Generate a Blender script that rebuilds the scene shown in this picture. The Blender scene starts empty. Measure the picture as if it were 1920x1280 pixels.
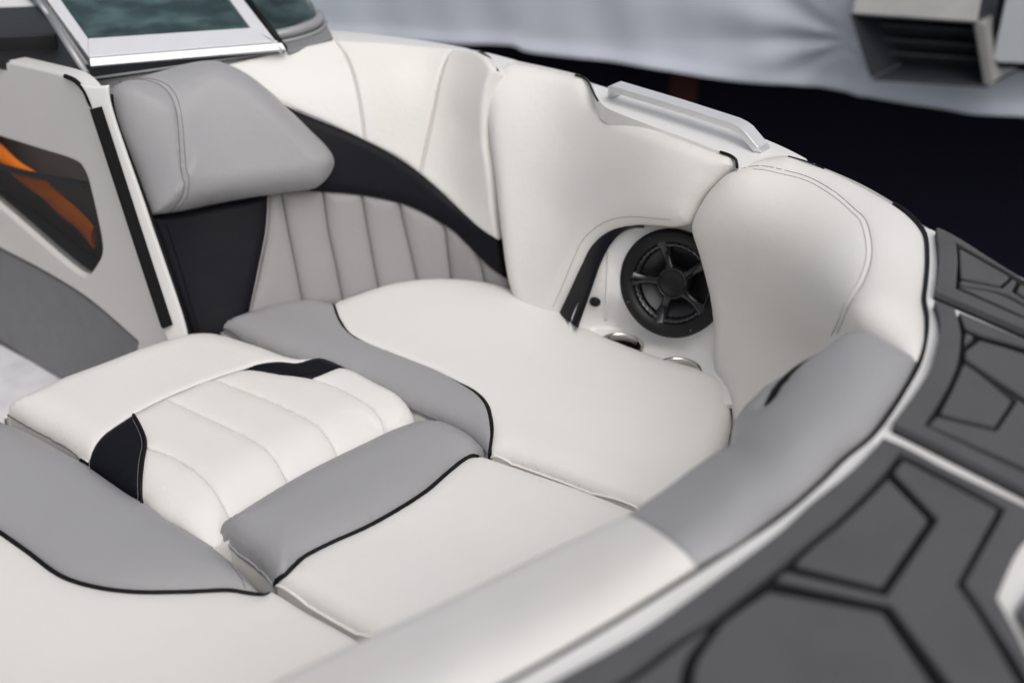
import bpy, math, random
import numpy as np
from mathutils import Vector
from mathutils.geometry import delaunay_2d_cdt
random.seed(4); rng = np.random.default_rng(4)
S = bpy.context.scene
COL = S.collection
# ------------------------------------------------------------------ camera
F_PX, PITCH, CAM_H = 2667.0, math.radians(32), 1.0
cd = bpy.data.cameras.new("camera"); cam = bpy.data.objects.new("camera", cd); COL.objects.link(cam)
cam.location = (0, 0, CAM_H); cam.rotation_euler = (math.pi/2 - PITCH, 0, 0)
cd.sensor_width = 36; cd.lens = 36*F_PX/1920; cd.clip_end = 500; cd.clip_start = .02
cd.dof.use_dof = True; cd.dof.focus_distance = 2.36; cd.dof.aperture_fstop = 1.8
S.camera = cam
# ------------------------------------------------------------------ light
SUN_EL, SUN_AZ = math.radians(58), math.radians(155)     # azimuth clockwise from +Y
w = bpy.data.worlds.new("World"); S.world = w; w.use_nodes = True
nt = w.node_tree; bg = nt.nodes["Background"]
sky = nt.nodes.new("ShaderNodeTexSky"); sky.sky_type = 'NISHITA'; sky.sun_disc = False
sky.sun_elevation = SUN_EL; sky.sun_rotation = SUN_AZ
sky.air_density = 1.0; sky.dust_density = 6.0; sky.ozone_density = 1.0
hs = nt.nodes.new("ShaderNodeHueSaturation"); hs.inputs['Saturation'].default_value = .22
nt.links.new(sky.outputs[0], hs.inputs['Color']); nt.links.new(hs.outputs[0], bg.inputs[0])
bg.inputs[1].default_value = 0.15
sl = bpy.data.lights.new("sun", 'SUN'); sl.energy = 0.75; sl.angle = math.radians(60); sl.color = (1, .965, .92)
so = bpy.data.objects.new("sun", sl); COL.objects.link(so)
sd = Vector((math.sin(SUN_AZ)*math.cos(SUN_EL), math.cos(SUN_AZ)*math.cos(SUN_EL), math.sin(SUN_EL)))
so.rotation_euler = sd.to_track_quat('Z', 'Y').to_euler(); so.location = (3, 1, 5)
S.view_settings.view_transform = 'Standard'; S.view_settings.look = 'None'
S.view_settings.exposure = -0.37; S.view_settings.gamma = 1
S.cycles.max_bounces = 10; S.cycles.transparent_max_bounces = 12

# ------------------------------------------------------------------ materials
def mat(name, col, rough=.5, metal=0, spec=.5, grain=0, gscale=900, wav=0, wscale=6, tint=None, tscale=3, tamt=.5, coat=0, aniso=None):
    m = bpy.data.materials.new(name); m.use_nodes = True
    n = m.node_tree.nodes; l = m.node_tree.links; b = n["Principled BSDF"]
    b.inputs['Base Color'].default_value = (*col, 1); b.inputs['Roughness'].default_value = rough
    b.inputs['Metallic'].default_value = metal; b.inputs['Specular IOR Level'].default_value = spec
    if coat: b.inputs['Coat Weight'].default_value = coat; b.inputs['Coat Roughness'].default_value = .08
    g = n.new("ShaderNodeNewGeometry")
    if tint is not None:
        t = n.new("ShaderNodeTexNoise"); t.inputs['Scale'].default_value = tscale; t.inputs['Detail'].default_value = 5
        l.new(g.outputs['Position'], t.inputs['Vector'])
        r = n.new("ShaderNodeMapRange"); r.inputs[1].default_value = .42; r.inputs[2].default_value = .75; r.inputs[4].default_value = tamt
        l.new(t.outputs[0], r.inputs[0])
        mx = n.new("ShaderNodeMix"); mx.data_type = 'RGBA'
        mx.inputs[6].default_value = (*col, 1); mx.inputs[7].default_value = (*tint, 1)
        l.new(r.outputs[0], mx.inputs[0]); l.new(mx.outputs[2], b.inputs['Base Color'])
    prev = None
    if name.endswith('vinyl'):
        t = n.new("ShaderNodeTexNoise"); t.inputs['Scale'].default_value = 55; t.inputs['Detail'].default_value = 6; t.inputs['Roughness'].default_value = .65; l.new(g.outputs['Position'], t.inputs['Vector'])
        bp = n.new("ShaderNodeBump"); bp.inputs['Strength'].default_value = .16; bp.inputs['Distance'].default_value = .006
        l.new(t.outputs[0], bp.inputs['Height']); prev = bp
    if grain:
        t = n.new("ShaderNodeTexVoronoi"); t.inputs['Scale'].default_value = gscale; l.new(g.outputs['Position'], t.inputs['Vector'])
        bp = n.new("ShaderNodeBump"); bp.inputs['Strength'].default_value = grain; bp.inputs['Distance'].default_value = .0006
        l.new(t.outputs[0], bp.inputs['Height'])
        if prev: l.new(prev.outputs[0], bp.inputs['Normal'])
        prev = bp
    if wav:
        t = n.new("ShaderNodeTexNoise"); t.inputs['Scale'].default_value = wscale; t.inputs['Detail'].default_value = 2
        l.new(g.outputs['Position'], t.inputs['Vector'])
        bp = n.new("ShaderNodeBump"); bp.inputs['Strength'].default_value = wav; bp.inputs['Distance'].default_value = .02
        l.new(t.outputs[0], bp.inputs['Height'])
        if prev: l.new(prev.outputs[0], bp.inputs['Normal'])
        prev = bp
    if prev: l.new(prev.outputs[0], b.inputs['Normal'])
    return m
M = {}
M['white'] = mat('white_vinyl', (.78, .768, .750), .46, spec=.4, grain=.25, wav=.10, wscale=7, tint=(.77, .715, .655), tscale=2.6, tamt=.6)
M['grey'] = mat('grey_vinyl', (.345, .342, .354), .42, spec=.45, grain=.3, wav=.10, wscale=8, tint=(.32, .315, .317), tscale=4)
M['taupe'] = mat('light_grey_vinyl', (.31, .30, .302), .48, spec=.4, grain=.3, wav=.10, wscale=9, tint=(.30, .285, .28), tscale=5)
M['black'] = mat('black_vinyl', (.007, .0075, .011), .45, spec=.13, grain=.3, wav=.08, wscale=10)
M['welt'] = mat('black_welt', (.008, .008, .010), .5, spec=.15)
M['thread'] = mat('grey_thread', (.16, .155, .16), .8)
M['thread_l'] = mat('light_thread', (.42, .40, .39), .8)
M['gel'] = mat('white_gelcoat', (.79, .785, .78), .22, spec=.5, wav=.03, wscale=4, tint=(.72, .70, .68), tscale=5)
M['liner'] = mat('liner_gelcoat', (.70, .69, .675), .35, tint=(.66, .645, .625), tscale=6, grain=.2, gscale=500)
M['carpet'] = mat('grey_panel', (.215, .215, .225), .75, tint=(.185, .185, .19), tscale=25, grain=.6, gscale=700)
M['floor'] = mat('floor_mat', (.78, .78, .81), .7, tint=(.5, .5, .54), tscale=14, grain=.5, gscale=600)
M['alu'] = mat('satin_aluminium', (.82, .82, .83), .36, metal=.55)
M['hinge'] = mat('dull_metal', (.40, .40, .41), .4, metal=.4)
M['frame'] = mat('anodised_frame', (.72, .72, .75), .4, metal=.25, tint=(.66, .66, .69), tscale=30)
M['trim'] = mat('grey_rubber_trim', (.23, .235, .24), .5)
M['rubber'] = mat('black_rubber', (.006, .006, .007), .5, spec=.18)
M['plastic'] = mat('black_plastic', (.009, .009, .010), .42, spec=.28)
M['gloss'] = mat('gloss_black', (.007, .007, .009), .13, spec=.55)
M['cone'] = mat('speaker_cone', (.012, .012, .013), .3, spec=.5)
M['basket'] = mat('dark_chrome', (.10, .10, .105), .12, metal=.9)
M['chrome'] = mat('steel_rim', (.72, .71, .68), .16, metal=1)
M['foam'] = mat('grey_foam', (.102, .102, .107), .85, spec=.25, grain=.9, gscale=420, tint=(.084, .084, .087), tscale=16, tamt=.7)
M['foamdark'] = mat('dark_foam', (.010, .009, .012), .9, spec=.2)
M['orange'] = mat('orange_strap', (1.0, .235, .012), .6, tint=(.92, .18, .01), tscale=30)
M['meshcloth'] = mat('black_mesh', (.012, .012, .016), .7)
M['pocket'] = mat('pocket_lining', (.21, .19, .18), .8)
M['tarp'] = mat('pale_tarp', (.67, .705, .80), .65, spec=.25, wav=.2, wscale=5, tint=(.64, .72, .80), tscale=2.2, tamt=.8)
M['dark'] = mat('dark_navy', (.016, .015, .029), .9, spec=.1)
M['ductmetal'] = mat('duct_metal', (.42, .41, .39), .5, metal=.3, tint=(.25, .25, .27), tscale=9)
M['ductdark'] = mat('duct_dark', (.032, .036, .045), .6, metal=.2, tint=(.05, .05, .055), tscale=14)  # shade inside the hood put into a darker metal colour
M['ductmid'] = mat('duct_slats', (.11, .115, .125), .5, metal=.3, tint=(.06, .06, .065), tscale=20)
M['rust'] = mat('rust_post', (.06, .014, .012), .8)
M['whitepanel'] = mat('white_panel', (.55, .57, .60), .5, tint=(.62, .63, .68), tscale=6)
M['dash'] = mat('dash_vinyl', (.014, .014, .016), .5, grain=.4)
M['cloth'] = mat('teal_cover', (.026, .050, .055), .7, wav=.5, wscale=14, tint=(.20, .255, .25), tscale=15, tamt=1)  # mottled teal painted to imitate what shows in the windshield glass
M['ground'] = mat('asphalt', (.05, .05, .052), .9, grain=.5, gscale=120, tint=(.035, .035, .037), tscale=6)
M['beige'] = mat('beige_vinyl', (.55, .54, .51), .5, grain=.3)
def glass():
    m = bpy.data.materials.new('tinted_glass'); m.use_nodes = True; b = m.node_tree.nodes["Principled BSDF"]
    b.inputs['Base Color'].default_value = (.50, .66, .68, 1); b.inputs['Roughness'].default_value = .03
    b.inputs['Transmission Weight'].default_value = 1; b.inputs['IOR'].default_value = 1.45
    return m
M['glass'] = glass()

# ------------------------------------------------------------------ geometry helpers
CP = np.array([0, 0, CAM_H]); cp_, sp_ = math.cos(PITCH), math.sin(PITCH)
AX = np.array([0, cp_, -sp_]); UP = np.array([0, sp_, cp_])
def A(p): return np.atleast_2d(np.asarray(p, float))[:, :2]
def rays(p):
    p = A(p); x = (p[:, 0]-960)/F_PX; y = (640-p[:, 1])/F_PX
    return AX + np.outer(x, [1, 0, 0]) + np.outer(y, UP)
def atz(x, y, z):                      # the place seen at photo position x,y lying at height z
    d = rays([(x, y)])[0]; return CP + d*(z-CAM_H)/d[2]
def atd(x, y, dep): return CP + rays([(x, y)])[0]*dep
def proj(P):
    P = np.atleast_2d(P)-CP; dep = P@AX
    return np.c_[960+F_PX*P[:, 0]/dep, 640-F_PX*(P@UP)/dep], dep
def tps(r): return np.where(r > 1e-9, r*r*np.log(np.maximum(r, 1e-9)), 0)
class Surf:                            # smooth surface through measured 3D points
    def __init__(s, P, lam=1e-5):
        P = np.array(P, float); px, dep = proj(P); s.c = px/300; q = 1/dep; n = len(P)
        K = tps(np.linalg.norm(s.c[:, None]-s.c[None], axis=2)) + lam*np.eye(n)
        B = np.c_[np.ones(n), s.c]; L = np.block([[K, B], [B.T, np.zeros((3, 3))]])
        s.w = np.linalg.solve(L, np.r_[q, 0, 0, 0])
    def pos(s, p):
        p = A(p); u = p/300
        K = tps(np.linalg.norm(u[:, None]-s.c[None], axis=2))
        q = K@s.w[:-3] + s.w[-3] + u@s.w[-2:]
        return CP + rays(p)/q[:, None]
    def nrm(s, p):
        p = A(p); e = 1.5
        a = s.pos(p+[e, 0])-s.pos(p-[e, 0]); b = s.pos(p+[0, e])-s.pos(p-[0, e])
        n = np.cross(a, b); n /= np.linalg.norm(n, axis=1)[:, None]
        f = np.sign(np.einsum('ij,ij->i', n, -rays(p))); return n*f[:, None]
class Plane(Surf):
    def __init__(s, a, b, c):
        s.o = np.array(a, float); n = np.cross(np.array(b)-s.o, np.array(c)-s.o); s.n = n/np.linalg.norm(n)
        if s.n@(CP-s.o) < 0: s.n = -s.n
    def pos(s, p):
        d = rays(p); t = ((s.o-CP)@s.n)/(d@s.n); return CP + d*t[:, None]
    def nrm(s, p): return np.tile(s.n, (len(A(p)), 1))
def Z(z): return Plane((0, 0, z), (1, 0, z), (0, 1, z))
def col(a, b, ts, push=(0, -1, 0)):    # a column of points from a rim point down to a foot point, pushed out by the padding
    a = atz(*a); b = atz(*b); push = np.array(push, float); push /= np.linalg.norm(push)
    return [a+(b-a)*t + push*k for t, k in ts]
def smooth(pts, closed=True, step=6, ang=48):
    P = np.array([list(q)+[0]*(3-len(q)) for q in pts], float); n = len(P); out = []
    def corner(i):
        if not closed and i in (0, n-1): return True
        a = P[i, :2]-P[i-1, :2]; b = P[(i+1) % n, :2]-P[i, :2]
        c = a@b/(np.linalg.norm(a)*np.linalg.norm(b)+1e-9); return math.degrees(math.acos(max(-1, min(1, c)))) > ang
    for i in range(n if closed else n-1):
        p1, p2 = P[i], P[(i+1) % n]
        p0 = p1+(p1-p2)*.35 if corner(i) else P[i-1]
        p3 = p2+(p2-p1)*.35 if corner((i+1) % n) else P[(i+2) % n]
        t0 = 0; t1 = t0+max(np.linalg.norm(p1[:2]-p0[:2]), 1e-3)**.5; t2 = t1+max(np.linalg.norm(p2[:2]-p1[:2]), 1e-3)**.5; t3 = t2+max(np.linalg.norm(p3[:2]-p2[:2]), 1e-3)**.5
        k = max(1, int(round(np.linalg.norm(p2[:2]-p1[:2])/step)))
        for j in range(k):
            t = t1+(t2-t1)*j/k
            a1 = (t1-t)/(t1-t0)*p0+(t-t0)/(t1-t0)*p1; a2 = (t2-t)/(t2-t1)*p1+(t-t1)/(t2-t1)*p2; a3 = (t3-t)/(t3-t2)*p2+(t-t2)/(t3-t2)*p3
            b1 = (t2-t)/(t2-t0)*a1+(t-t0)/(t2-t0)*a2; b2 = (t3-t)/(t3-t1)*a2+(t-t1)/(t3-t1)*a3
            out.append((t2-t)/(t2-t1)*b1+(t-t1)/(t2-t1)*b2)
    if not closed: out.append(P[-1])
    return np.array(out)
def inside(p, poly):
    x, y = p[:, 0], p[:, 1]; r = np.zeros(len(p), bool); q = np.roll(poly, 1, axis=0)
    for (x1, y1), (x2, y2) in zip(poly, q):
        c = ((y1 > y) != (y2 > y)); 
        if abs(y2-y1) > 1e-12: r ^= c & (x < (x2-x1)*(y-y1)/(y2-y1)+x1)
    return r
def segdist(P, Q, closed=True):        # distance from points to a polyline (any dimension), nearest segment, place on it
    a = Q if closed else Q[:-1]; b = np.roll(Q, -1, axis=0) if closed else Q[1:]
    D = np.full(len(P), 1e9); I = np.zeros(len(P), int)
    for s in range(0, len(P), 4000):
        p = P[s:s+4000]; ab = b-a; L = (ab*ab).sum(1)+1e-18
        t = np.clip(((p[:, None]-a[None])*ab[None]).sum(2)/L, 0, 1)
        d = np.linalg.norm(p[:, None]-(a[None]+t[..., None]*ab[None]), axis=2)
        D[s:s+4000] = d.min(1); I[s:s+4000] = d.argmin(1)
    return D, I
ORG = {}
def tag(o, label=None, cat=None, group=None, kind=None):
    for k, v in (('label', label), ('category', cat), ('group', group), ('kind', kind)):
        if v: o[k] = v
    return o
def empty(name, loc, parent=None):
    o = bpy.data.objects.new(name, None); COL.objects.link(o); o.empty_display_size = .05
    o.location = loc; ORG[o.name] = np.array(loc, float); return o
def add(name, V, Fc, m, parent=None, flat=False):
    V = np.asarray(V, float)
    if parent is not None: org = ORG[parent.name]
    else: org = np.array([(V[:, 0].min()+V[:, 0].max())/2, (V[:, 1].min()+V[:, 1].max())/2, V[:, 2].min()])
    me = bpy.data.meshes.new(name); me.from_pydata((V-org).tolist(), [], [list(map(int, f)) for f in Fc]); me.update()
    me.materials.append(M[m])
    if not flat: me.shade_smooth()
    o = bpy.data.objects.new(name, me); COL.objects.link(o)
    if parent is None: o.location = org
    else: o.parent = parent
    ORG[o.name] = org
    return o
def bevel(o, wd=.002, seg=2):
    b = o.modifiers.new("bevel", 'BEVEL'); b.width = wd; b.segments = seg; b.limit_method = 'ANGLE'; b.angle_limit = math.radians(40)
    o.data.shade_smooth(); o.modifiers.new("wn", 'WEIGHTED_NORMAL').keep_sharp = False; return o
def tube_geo(P, r, closed=False, k=8):
    P = np.asarray(P, float); n = len(P); V = []; Fc = []
    T = np.gradient(P, axis=0) if not closed else np.roll(P, -1, 0)-np.roll(P, 1, 0)
    T /= np.linalg.norm(T, axis=1)[:, None]+1e-12
    u = np.cross(T[0], [0, 0, 1.]); 
    if np.linalg.norm(u) < .1: u = np.cross(T[0], [1., 0, 0])
    rr = np.broadcast_to(r, (n,))
    for i in range(n):
        u = u-T[i]*(u@T[i]); u /= np.linalg.norm(u); v = np.cross(T[i], u)
        for j in range(k):
            a = 2*math.pi*j/k; V.append(P[i]+rr[i]*(math.cos(a)*u+math.sin(a)*v))
    for i in range(n if closed else n-1):
        for j in range(k):
            a = i*k+j; b = i*k+(j+1) % k; c = ((i+1) % n)*k+(j+1) % k; d = ((i+1) % n)*k+j; Fc.append((a, b, c, d))
    if not closed: Fc.append(tuple(range(k))[::-1]); Fc.append(tuple((n-1)*k+j for j in range(k)))
    return V, Fc
def merge(parts):
    V = []; Fc = []
    for v, f in parts:
        o = len(V); V += list(v); Fc += [tuple(i+o for i in q) for q in f]
    return V, Fc
def tube(name, P, r, m, parent=None, closed=False, k=8): return add(name, *tube_geo(P, r, closed, k), m, parent)

class Pad: pass
def pad(name, outline, surf, m, parent=None, T=.006, R=.008, total=None, seams=(), gw=.003, gd=.003, step=9, stepy=6,
        skirt=.03, sdir=None, off=0., bumps=(), hole=None, valley=(), puck=0., ring=(.06, .18, .4, .7, 1.0), ang=48, wob=0.):
    """padded panel: the outline on the surface is filled, raised with a rounded edge and given a side wall."""
    b = smooth(outline, step=7, ang=ang); bp = b[:, :2]
    if ((np.roll(bp[:, 0], -1)-bp[:, 0])*(np.roll(bp[:, 1], -1)+bp[:, 1])).sum() > 0: bp = bp[::-1].copy()
    nb = len(bp); b3 = surf.pos(bp)
    tot = []
    for (to, TT, RR) in (total or []):
        tb = smooth(to, step=9, ang=ang); rad = np.where(tb[:, 2] > 0, tb[:, 2], RR); tot.append((surf.pos(tb), rad, TT))
    sm = [smooth(s_, closed=False, step=7)[:, :2] for s_ in seams]; sm3 = [surf.pos(s_) for s_ in sm]
    ph_ = rng.uniform(0, 6, 3)
    def pk_(i_): return np.sin(i_*1.9+ph_[0])*(.5+.5*np.sin(i_*.23+ph_[1]))*np.sin(i_*.61+ph_[2])
    val = [(surf.pos(smooth(v_, closed=False, step=10)), am, w_) for v_, am, w_ in valley]
    ww = [(rng.uniform(4, 14, 2)*np.array([1, 1.6]), rng.uniform(0, 6.3), wob) for _ in range(5)] if wob else []
    def height(p, P3=None):
        P3 = surf.pos(p) if P3 is None else P3
        d, ib = segdist(P3, b3); t = np.clip(d/R, 0, 1); h = off+T*np.sqrt(np.maximum(0, 1-(1-t)**2))
        for q3, rad, TT in tot:
            d2, i2 = segdist(P3, q3); t = np.clip(d2/rad[i2], 0, 1); h = h+TT*np.sqrt(np.maximum(0, 1-(1-t)**2))
        for q3 in sm3:
            d2, i2 = segdist(P3, q3, False); h = h+pk_(i2)*.0003*np.exp(-((d2-.008)/.010)**2); h = h-gd*np.exp(-(d2/gw)**2)-gd*.6*np.exp(-(d2/(gw*4))**2)
        if puck: h = h+puck*pk_(ib)*np.exp(-((d-.010)/.011)**2)
        for q3, am, w_ in val: h = h-am*np.exp(-(segdist(P3, q3, False)[0]/w_)**2)
        for (x, y, sx, sy, am) in bumps: h = h+am*np.exp(-((p[:, 0]-x)/sx)**2-((p[:, 1]-y)/sy)**2)
        for k, ph, am in ww: h = h+am*np.sin(P3[:, 0]*k[0]+P3[:, 1]*k[1]+P3[:, 2]*k[0]+ph)*np.clip(d/.05, 0, 1)
        return h
    def pos(p, extra=0.):
        p = A(p); P3 = surf.pos(p); return P3+surf.nrm(p)*(height(p, P3)+extra)[:, None]
    tn = np.roll(bp, -1, 0)-np.roll(bp, 1, 0); tn /= np.linalg.norm(tn, axis=1)[:, None]+1e-9
    inn = np.c_[-tn[:, 1], tn[:, 0]]
    if not inside(bp+inn*1.5, bp).mean() > .5: inn = -inn
    dep = np.linalg.norm(b3-CP, axis=1).mean(); pts = [bp]
    Rm = max([R]+[r_.max() for _, r_, _ in tot])
    for f_ in ring:
        o_ = f_*R*F_PX/dep*.9
        if o_ < .6: continue
        q = bp+inn*o_; q = q[inside(q, bp)]
        if len(q): q = q[segdist(q, bp)[0] > o_*.8]; pts.append(q)
    if total:
        for (to, TT, RR) in total:
            tb = smooth(to, step=9, ang=ang); tp = tb[:, :2]; t2 = np.roll(tp, -1, 0)-np.roll(tp, 1, 0); t2 /= np.linalg.norm(t2, axis=1)[:, None]+1e-9
            i2 = np.c_[-t2[:, 1], t2[:, 0]]
            if not inside(tp+i2*1.5, tp).mean() > .5: i2 = -i2
            rad = np.where(tb[:, 2] > 0, tb[:, 2], RR)
            for f_ in (.05, .12, .25, .45):
                q = tp+i2*(f_*rad*F_PX/dep*.8)[:, None]; q = q[inside(q, bp)]
                if len(q): q = q[segdist(q, bp)[0] > 2.0]; pts.append(q)
    for s_ in sm:
        t2 = np.gradient(s_, axis=0); t2 /= np.linalg.norm(t2, axis=1)[:, None]+1e-9; n2 = np.c_[-t2[:, 1], t2[:, 0]]
        for o_ in (0, gw*.8, -gw*.8, gw*2, -gw*2, gw*4.5, -gw*4.5):
            q = s_+n2*o_*F_PX/dep*.9; q = q[inside(q, bp)]
            if len(q): q = q[segdist(q, bp)[0] > 1.5]; pts.append(q)
    gx, gy = np.meshgrid(np.arange(bp[:, 0].min(), bp[:, 0].max(), step), np.arange(bp[:, 1].min(), bp[:, 1].max(), stepy))
    gx[1::2] += step/2
    g = np.c_[gx.ravel(), gy.ravel()]; g = g[inside(g, bp)]
    if len(g): g = g[segdist(g, bp)[0] > stepy*.55]
    if len(g): pts.append(g)
    allp = np.concatenate(pts)
    res = delaunay_2d_cdt([Vector(q) for q in allp.tolist()], [(i, (i+1) % nb) for i in range(nb)], [], 1, 1e-3)
    vp = np.array([tuple(v) for v in res[0]]); fc = [tuple(f_) for f_ in res[2]]
    if hole is not None:
        cen = np.array([vp[list(f_)].mean(0) for f_ in fc]); keep = np.ones(len(fc), bool)
        for h_ in hole: keep &= ~inside(cen, smooth(h_, step=7)[:, :2])
        fc = [f_ for f_, k_ in zip(fc, keep) if k_]
    V = pos(vp); bi = {}
    for oi, lst in enumerate(res[3]):
        for k_ in lst:
            if k_ < nb: bi[k_] = oi
    # orient faces toward the surface normal
    a, b_, c = (V[[f_[i] for f_ in fc]] for i in range(3)); nf = np.cross(b_-a, c-a); nn = surf.nrm(vp[[f_[0] for f_ in fc]])
    if np.einsum('ij,ij->i', nf, nn).sum() < 0: fc = [f_[::-1] for f_ in fc]
    if skirt:
        n0 = len(V); N = surf.nrm(vp); loop = [bi[i] for i in range(nb) if i in bi]; L = len(loop)
        for s_ in (.25, 1.):
            dv = -N[loop] if sdir is None else np.tile(np.array(sdir, float), (L, 1)); V = np.r_[V, V[loop]+dv*skirt*s_]
        rows = [loop, list(range(n0, n0+L)), list(range(n0+L, n0+2*L))]
        # winding
        area = ((np.roll(vp[loop][:, 0], -1)-vp[loop][:, 0])*(np.roll(vp[loop][:, 1], -1)+vp[loop][:, 1])).sum()
        for r0, r1 in zip(rows[:-1], rows[1:]):
            for i in range(L):
                j = (i+1) % L; q = (r0[i], r1[i], r1[j], r0[j]); fc.append(q if area > 0 else q[::-1])
    o = add(name, V, fc, m, parent)
    r_ = Pad(); r_.o = o; r_.pos = pos; r_.bp = bp; return r_
def line3(P, pts, extra=0., step=6): return P.pos(smooth(pts, closed=False, step=step)[:, :2], extra)
def seam(P, lines, m='thread', r=.0007, extra=.0004, name='seam', parent=None):
    parts = [tube_geo(line3(P, l_, extra), r, False, 6) for l_ in lines]
    return add(name, *merge(parts), m, parent or P.o)
def obox(name, c, u, v, n, hu, hv, hn, m, parent=None, bw=.002):   # box with given axes
    c, u, v, n = (np.array(q, float) for q in (c, u, v, n)); V = []
    for a in (-1, 1):
        for b in (-1, 1):
            for d in (-1, 1): V.append(c+u*hu*a+v*hv*b+n*hn*d)
    Fc = [(0, 1, 3, 2), (4, 6, 7, 5), (0, 4, 5, 1), (2, 3, 7, 6), (0, 2, 6, 4), (1, 5, 7, 3)]
    o = add(name, V, Fc, m, parent, flat=True)
    return bevel(o, bw) if bw else o
def prism_geo(poly3, nrm, th):         # polygon slab, poly3 is the top
    P = np.array(poly3, float); n = len(P); q = P-np.array(nrm)*th
    ar = np.zeros(3)
    for i in range(n): ar += np.cross(P[i], P[(i+1) % n])
    V = np.r_[P, q]; up = tuple(range(n)); Fc = [up, tuple(range(2*n-1, n-1, -1))]+[(i, i+n, (i+1) % n+n, (i+1) % n) for i in range(n)]
    if ar@np.array(nrm) < 0: Fc = [f_[::-1] for f_ in Fc]
    return V, Fc
def nrmz(v): v = np.array(v, float); return v/np.linalg.norm(v)

# ------------------------------------------------------------------ the setting
g = add('ground', [(-40, -30, -1.5), (40, -30, -1.5), (40, 50, -1.5), (-40, 50, -1.5)], [(0, 1, 2, 3)], 'ground'); tag(g, kind='structure')
W1p, W2p = np.array([-.19, 4.49]), np.array([1.5, 3.88]); wd = (W2p-W1p)/np.linalg.norm(W2p-W1p); wn = np.array([wd[1], -wd[0]])
if wn@(-W1p) < 0: wn = -wn
WD = np.r_[wd, 0]; WN = np.r_[wn, 0]; WO = np.r_[W1p, 0]
def wpt(s, z, o=0.): return WO+WD*s+WN*o+np.array([0, 0, z])
wv, wf = prism_geo([wpt(-9, -1.5, -.5), wpt(9, -1.5, -.5), wpt(9, 2.6, -.5), wpt(-9, 2.6, -.5)], WN, .1)
tag(add('wall', wv, wf, 'dark', flat=True), kind='structure')

# tarp hung in front of the wall
TP = Plane(wpt(0, 0, 0), wpt(1, 0, 0), wpt(0, 1, 0))
edge_px = [(500, 62), (700, 74), (850, 80), (968, 82), (985, 92), (1010, 97), (1100, 108), (1200, 120), (1280, 133), (1381, 148), (1470, 156), (1549, 163), (1590, 172), (1629, 183), (1717, 198), (1817, 212), (1920, 218), (2050, 228)]
e3 = TP.pos(edge_px); es = (e3-WO)@WD; ez = e3[:, 2]
ns, nz = 420, 150
ss = np.linspace(-4.5, 4.0, ns); V = []
ds_, dz_ = None, None
apex = TP.pos([(1600, 75)])[0]; as_, az_ = (apex-WO)@WD, apex[2]
for j in range(nz):
    t = (j/(nz-1))
    zb = np.interp(ss, es, ez); z = zb+(2.4-zb)*t**1.5
    q = .016*np.sin(ss*3.1+z*1.4+.8)+.010*np.sin(ss*7.7-z*3.2+2*np.sin(z*1.3))+.006*np.sin(ss*15+4*np.sin(z*2+ss))+.004*np.sin(ss*31+z*9)
    dx, dz2 = ss-as_, z-az_; r = np.hypot(dx, dz2); th = np.arctan2(dz2, -dx)      # folds running up-left from the corner of the vent
    fan = np.exp(-r/.9)*np.where(dx < .05, 1, 0)*np.clip(r/.1, 0, 1)
    q = q+fan*(.020*np.abs(np.sin(th*5.0+.6))+.010*np.sin(th*13))
    q = q+.02*np.exp(-((z-zb)/.03)**2)
    q = q*.5
    for i in range(ns): V.append(wpt(ss[i], z[i], q[i]))
Fc = [(j*ns+i, j*ns+i+1, (j+1)*ns+i+1, (j+1)*ns+i) for j in range(nz-1) for i in range(ns-1)]
tarp = add('tarp', V, Fc, 'tarp'); tag(tarp, 'pale blue grey tarp hanging in folds above the dark gap behind the boat', 'tarp')
sm_ = tarp.modifiers.new('solid', 'SOLIDIFY'); sm_.thickness = .006; sm_.offset = -1
# reddish post in the dark gap
c = TP.pos([(1257, 150)])[0]-WN*.2
obox('post', (c[0], c[1], -.85), WD, WN, (0, 0, 1), .042, .03, .65, 'rust', None, .006)
tag(bpy.data.objects['post'], 'dull reddish brown post standing in the dark gap below the tarp', 'post')

# ventilation hood
duct = empty('vent_hood', TP.pos([(1740, 90)])[0]+WN*.2); tag(duct, 'grey metal vent hood with dark louvred mouth poking through the tarp', 'vent')
DP = Plane(wpt(0, 0, .36), wpt(1, 0, .36), wpt(0, 1, .36))
TL, TR, BR, BL = DP.pos([(1598, 26), (1832, 42), (1851, 160), (1636, 146)])
ex = nrmz(.42*WD-.9*WN)*.34
def quad_slab(name, pts, nrm, th, m, bw=.003):
    v, f_ = prism_geo(pts, nrmz(nrm), th); o = add(name, v, f_, m, duct, flat=True); bevel(o, bw); return o
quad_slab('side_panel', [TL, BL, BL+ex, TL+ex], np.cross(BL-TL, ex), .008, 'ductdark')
quad_slab('side_panel', [TR, BR, BR+ex*.9, TR+ex*.9], np.cross(BR-TR, ex), .012, 'ductmetal')
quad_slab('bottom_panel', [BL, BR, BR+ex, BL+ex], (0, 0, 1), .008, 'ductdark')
quad_slab('back_panel', [TL+ex-WD*.12+np.array([0, 0, .1]), TR+ex+WD*.02+np.array([0, 0, .1]), BR+ex+WD*.04-np.array([0, 0, .06]), BL+ex-WD*.12-np.array([0, 0, .06])], WN, .006, 'rubber')  # black back stands for the shade deep in the hood
tk = np.array([0, 0, .34])-WN*.16
quad_slab('hood_top', [TL, TR, TR+tk, TL+tk], WN, .01, 'ductmetal')
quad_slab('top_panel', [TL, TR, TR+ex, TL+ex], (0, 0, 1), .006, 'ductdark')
for t_ in (.28, .52, .74):
    a = TL+(BL-TL)*t_+ex*.30; b_ = TR+(BR-TR)*t_+ex*.30
    quad_slab('louvre', [a, b_, b_+ex*.2-np.array([0, 0, .05]), a+ex*.2-np.array([0, 0, .05])], (0, 0, 1), .006, 'ductmid')
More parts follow.
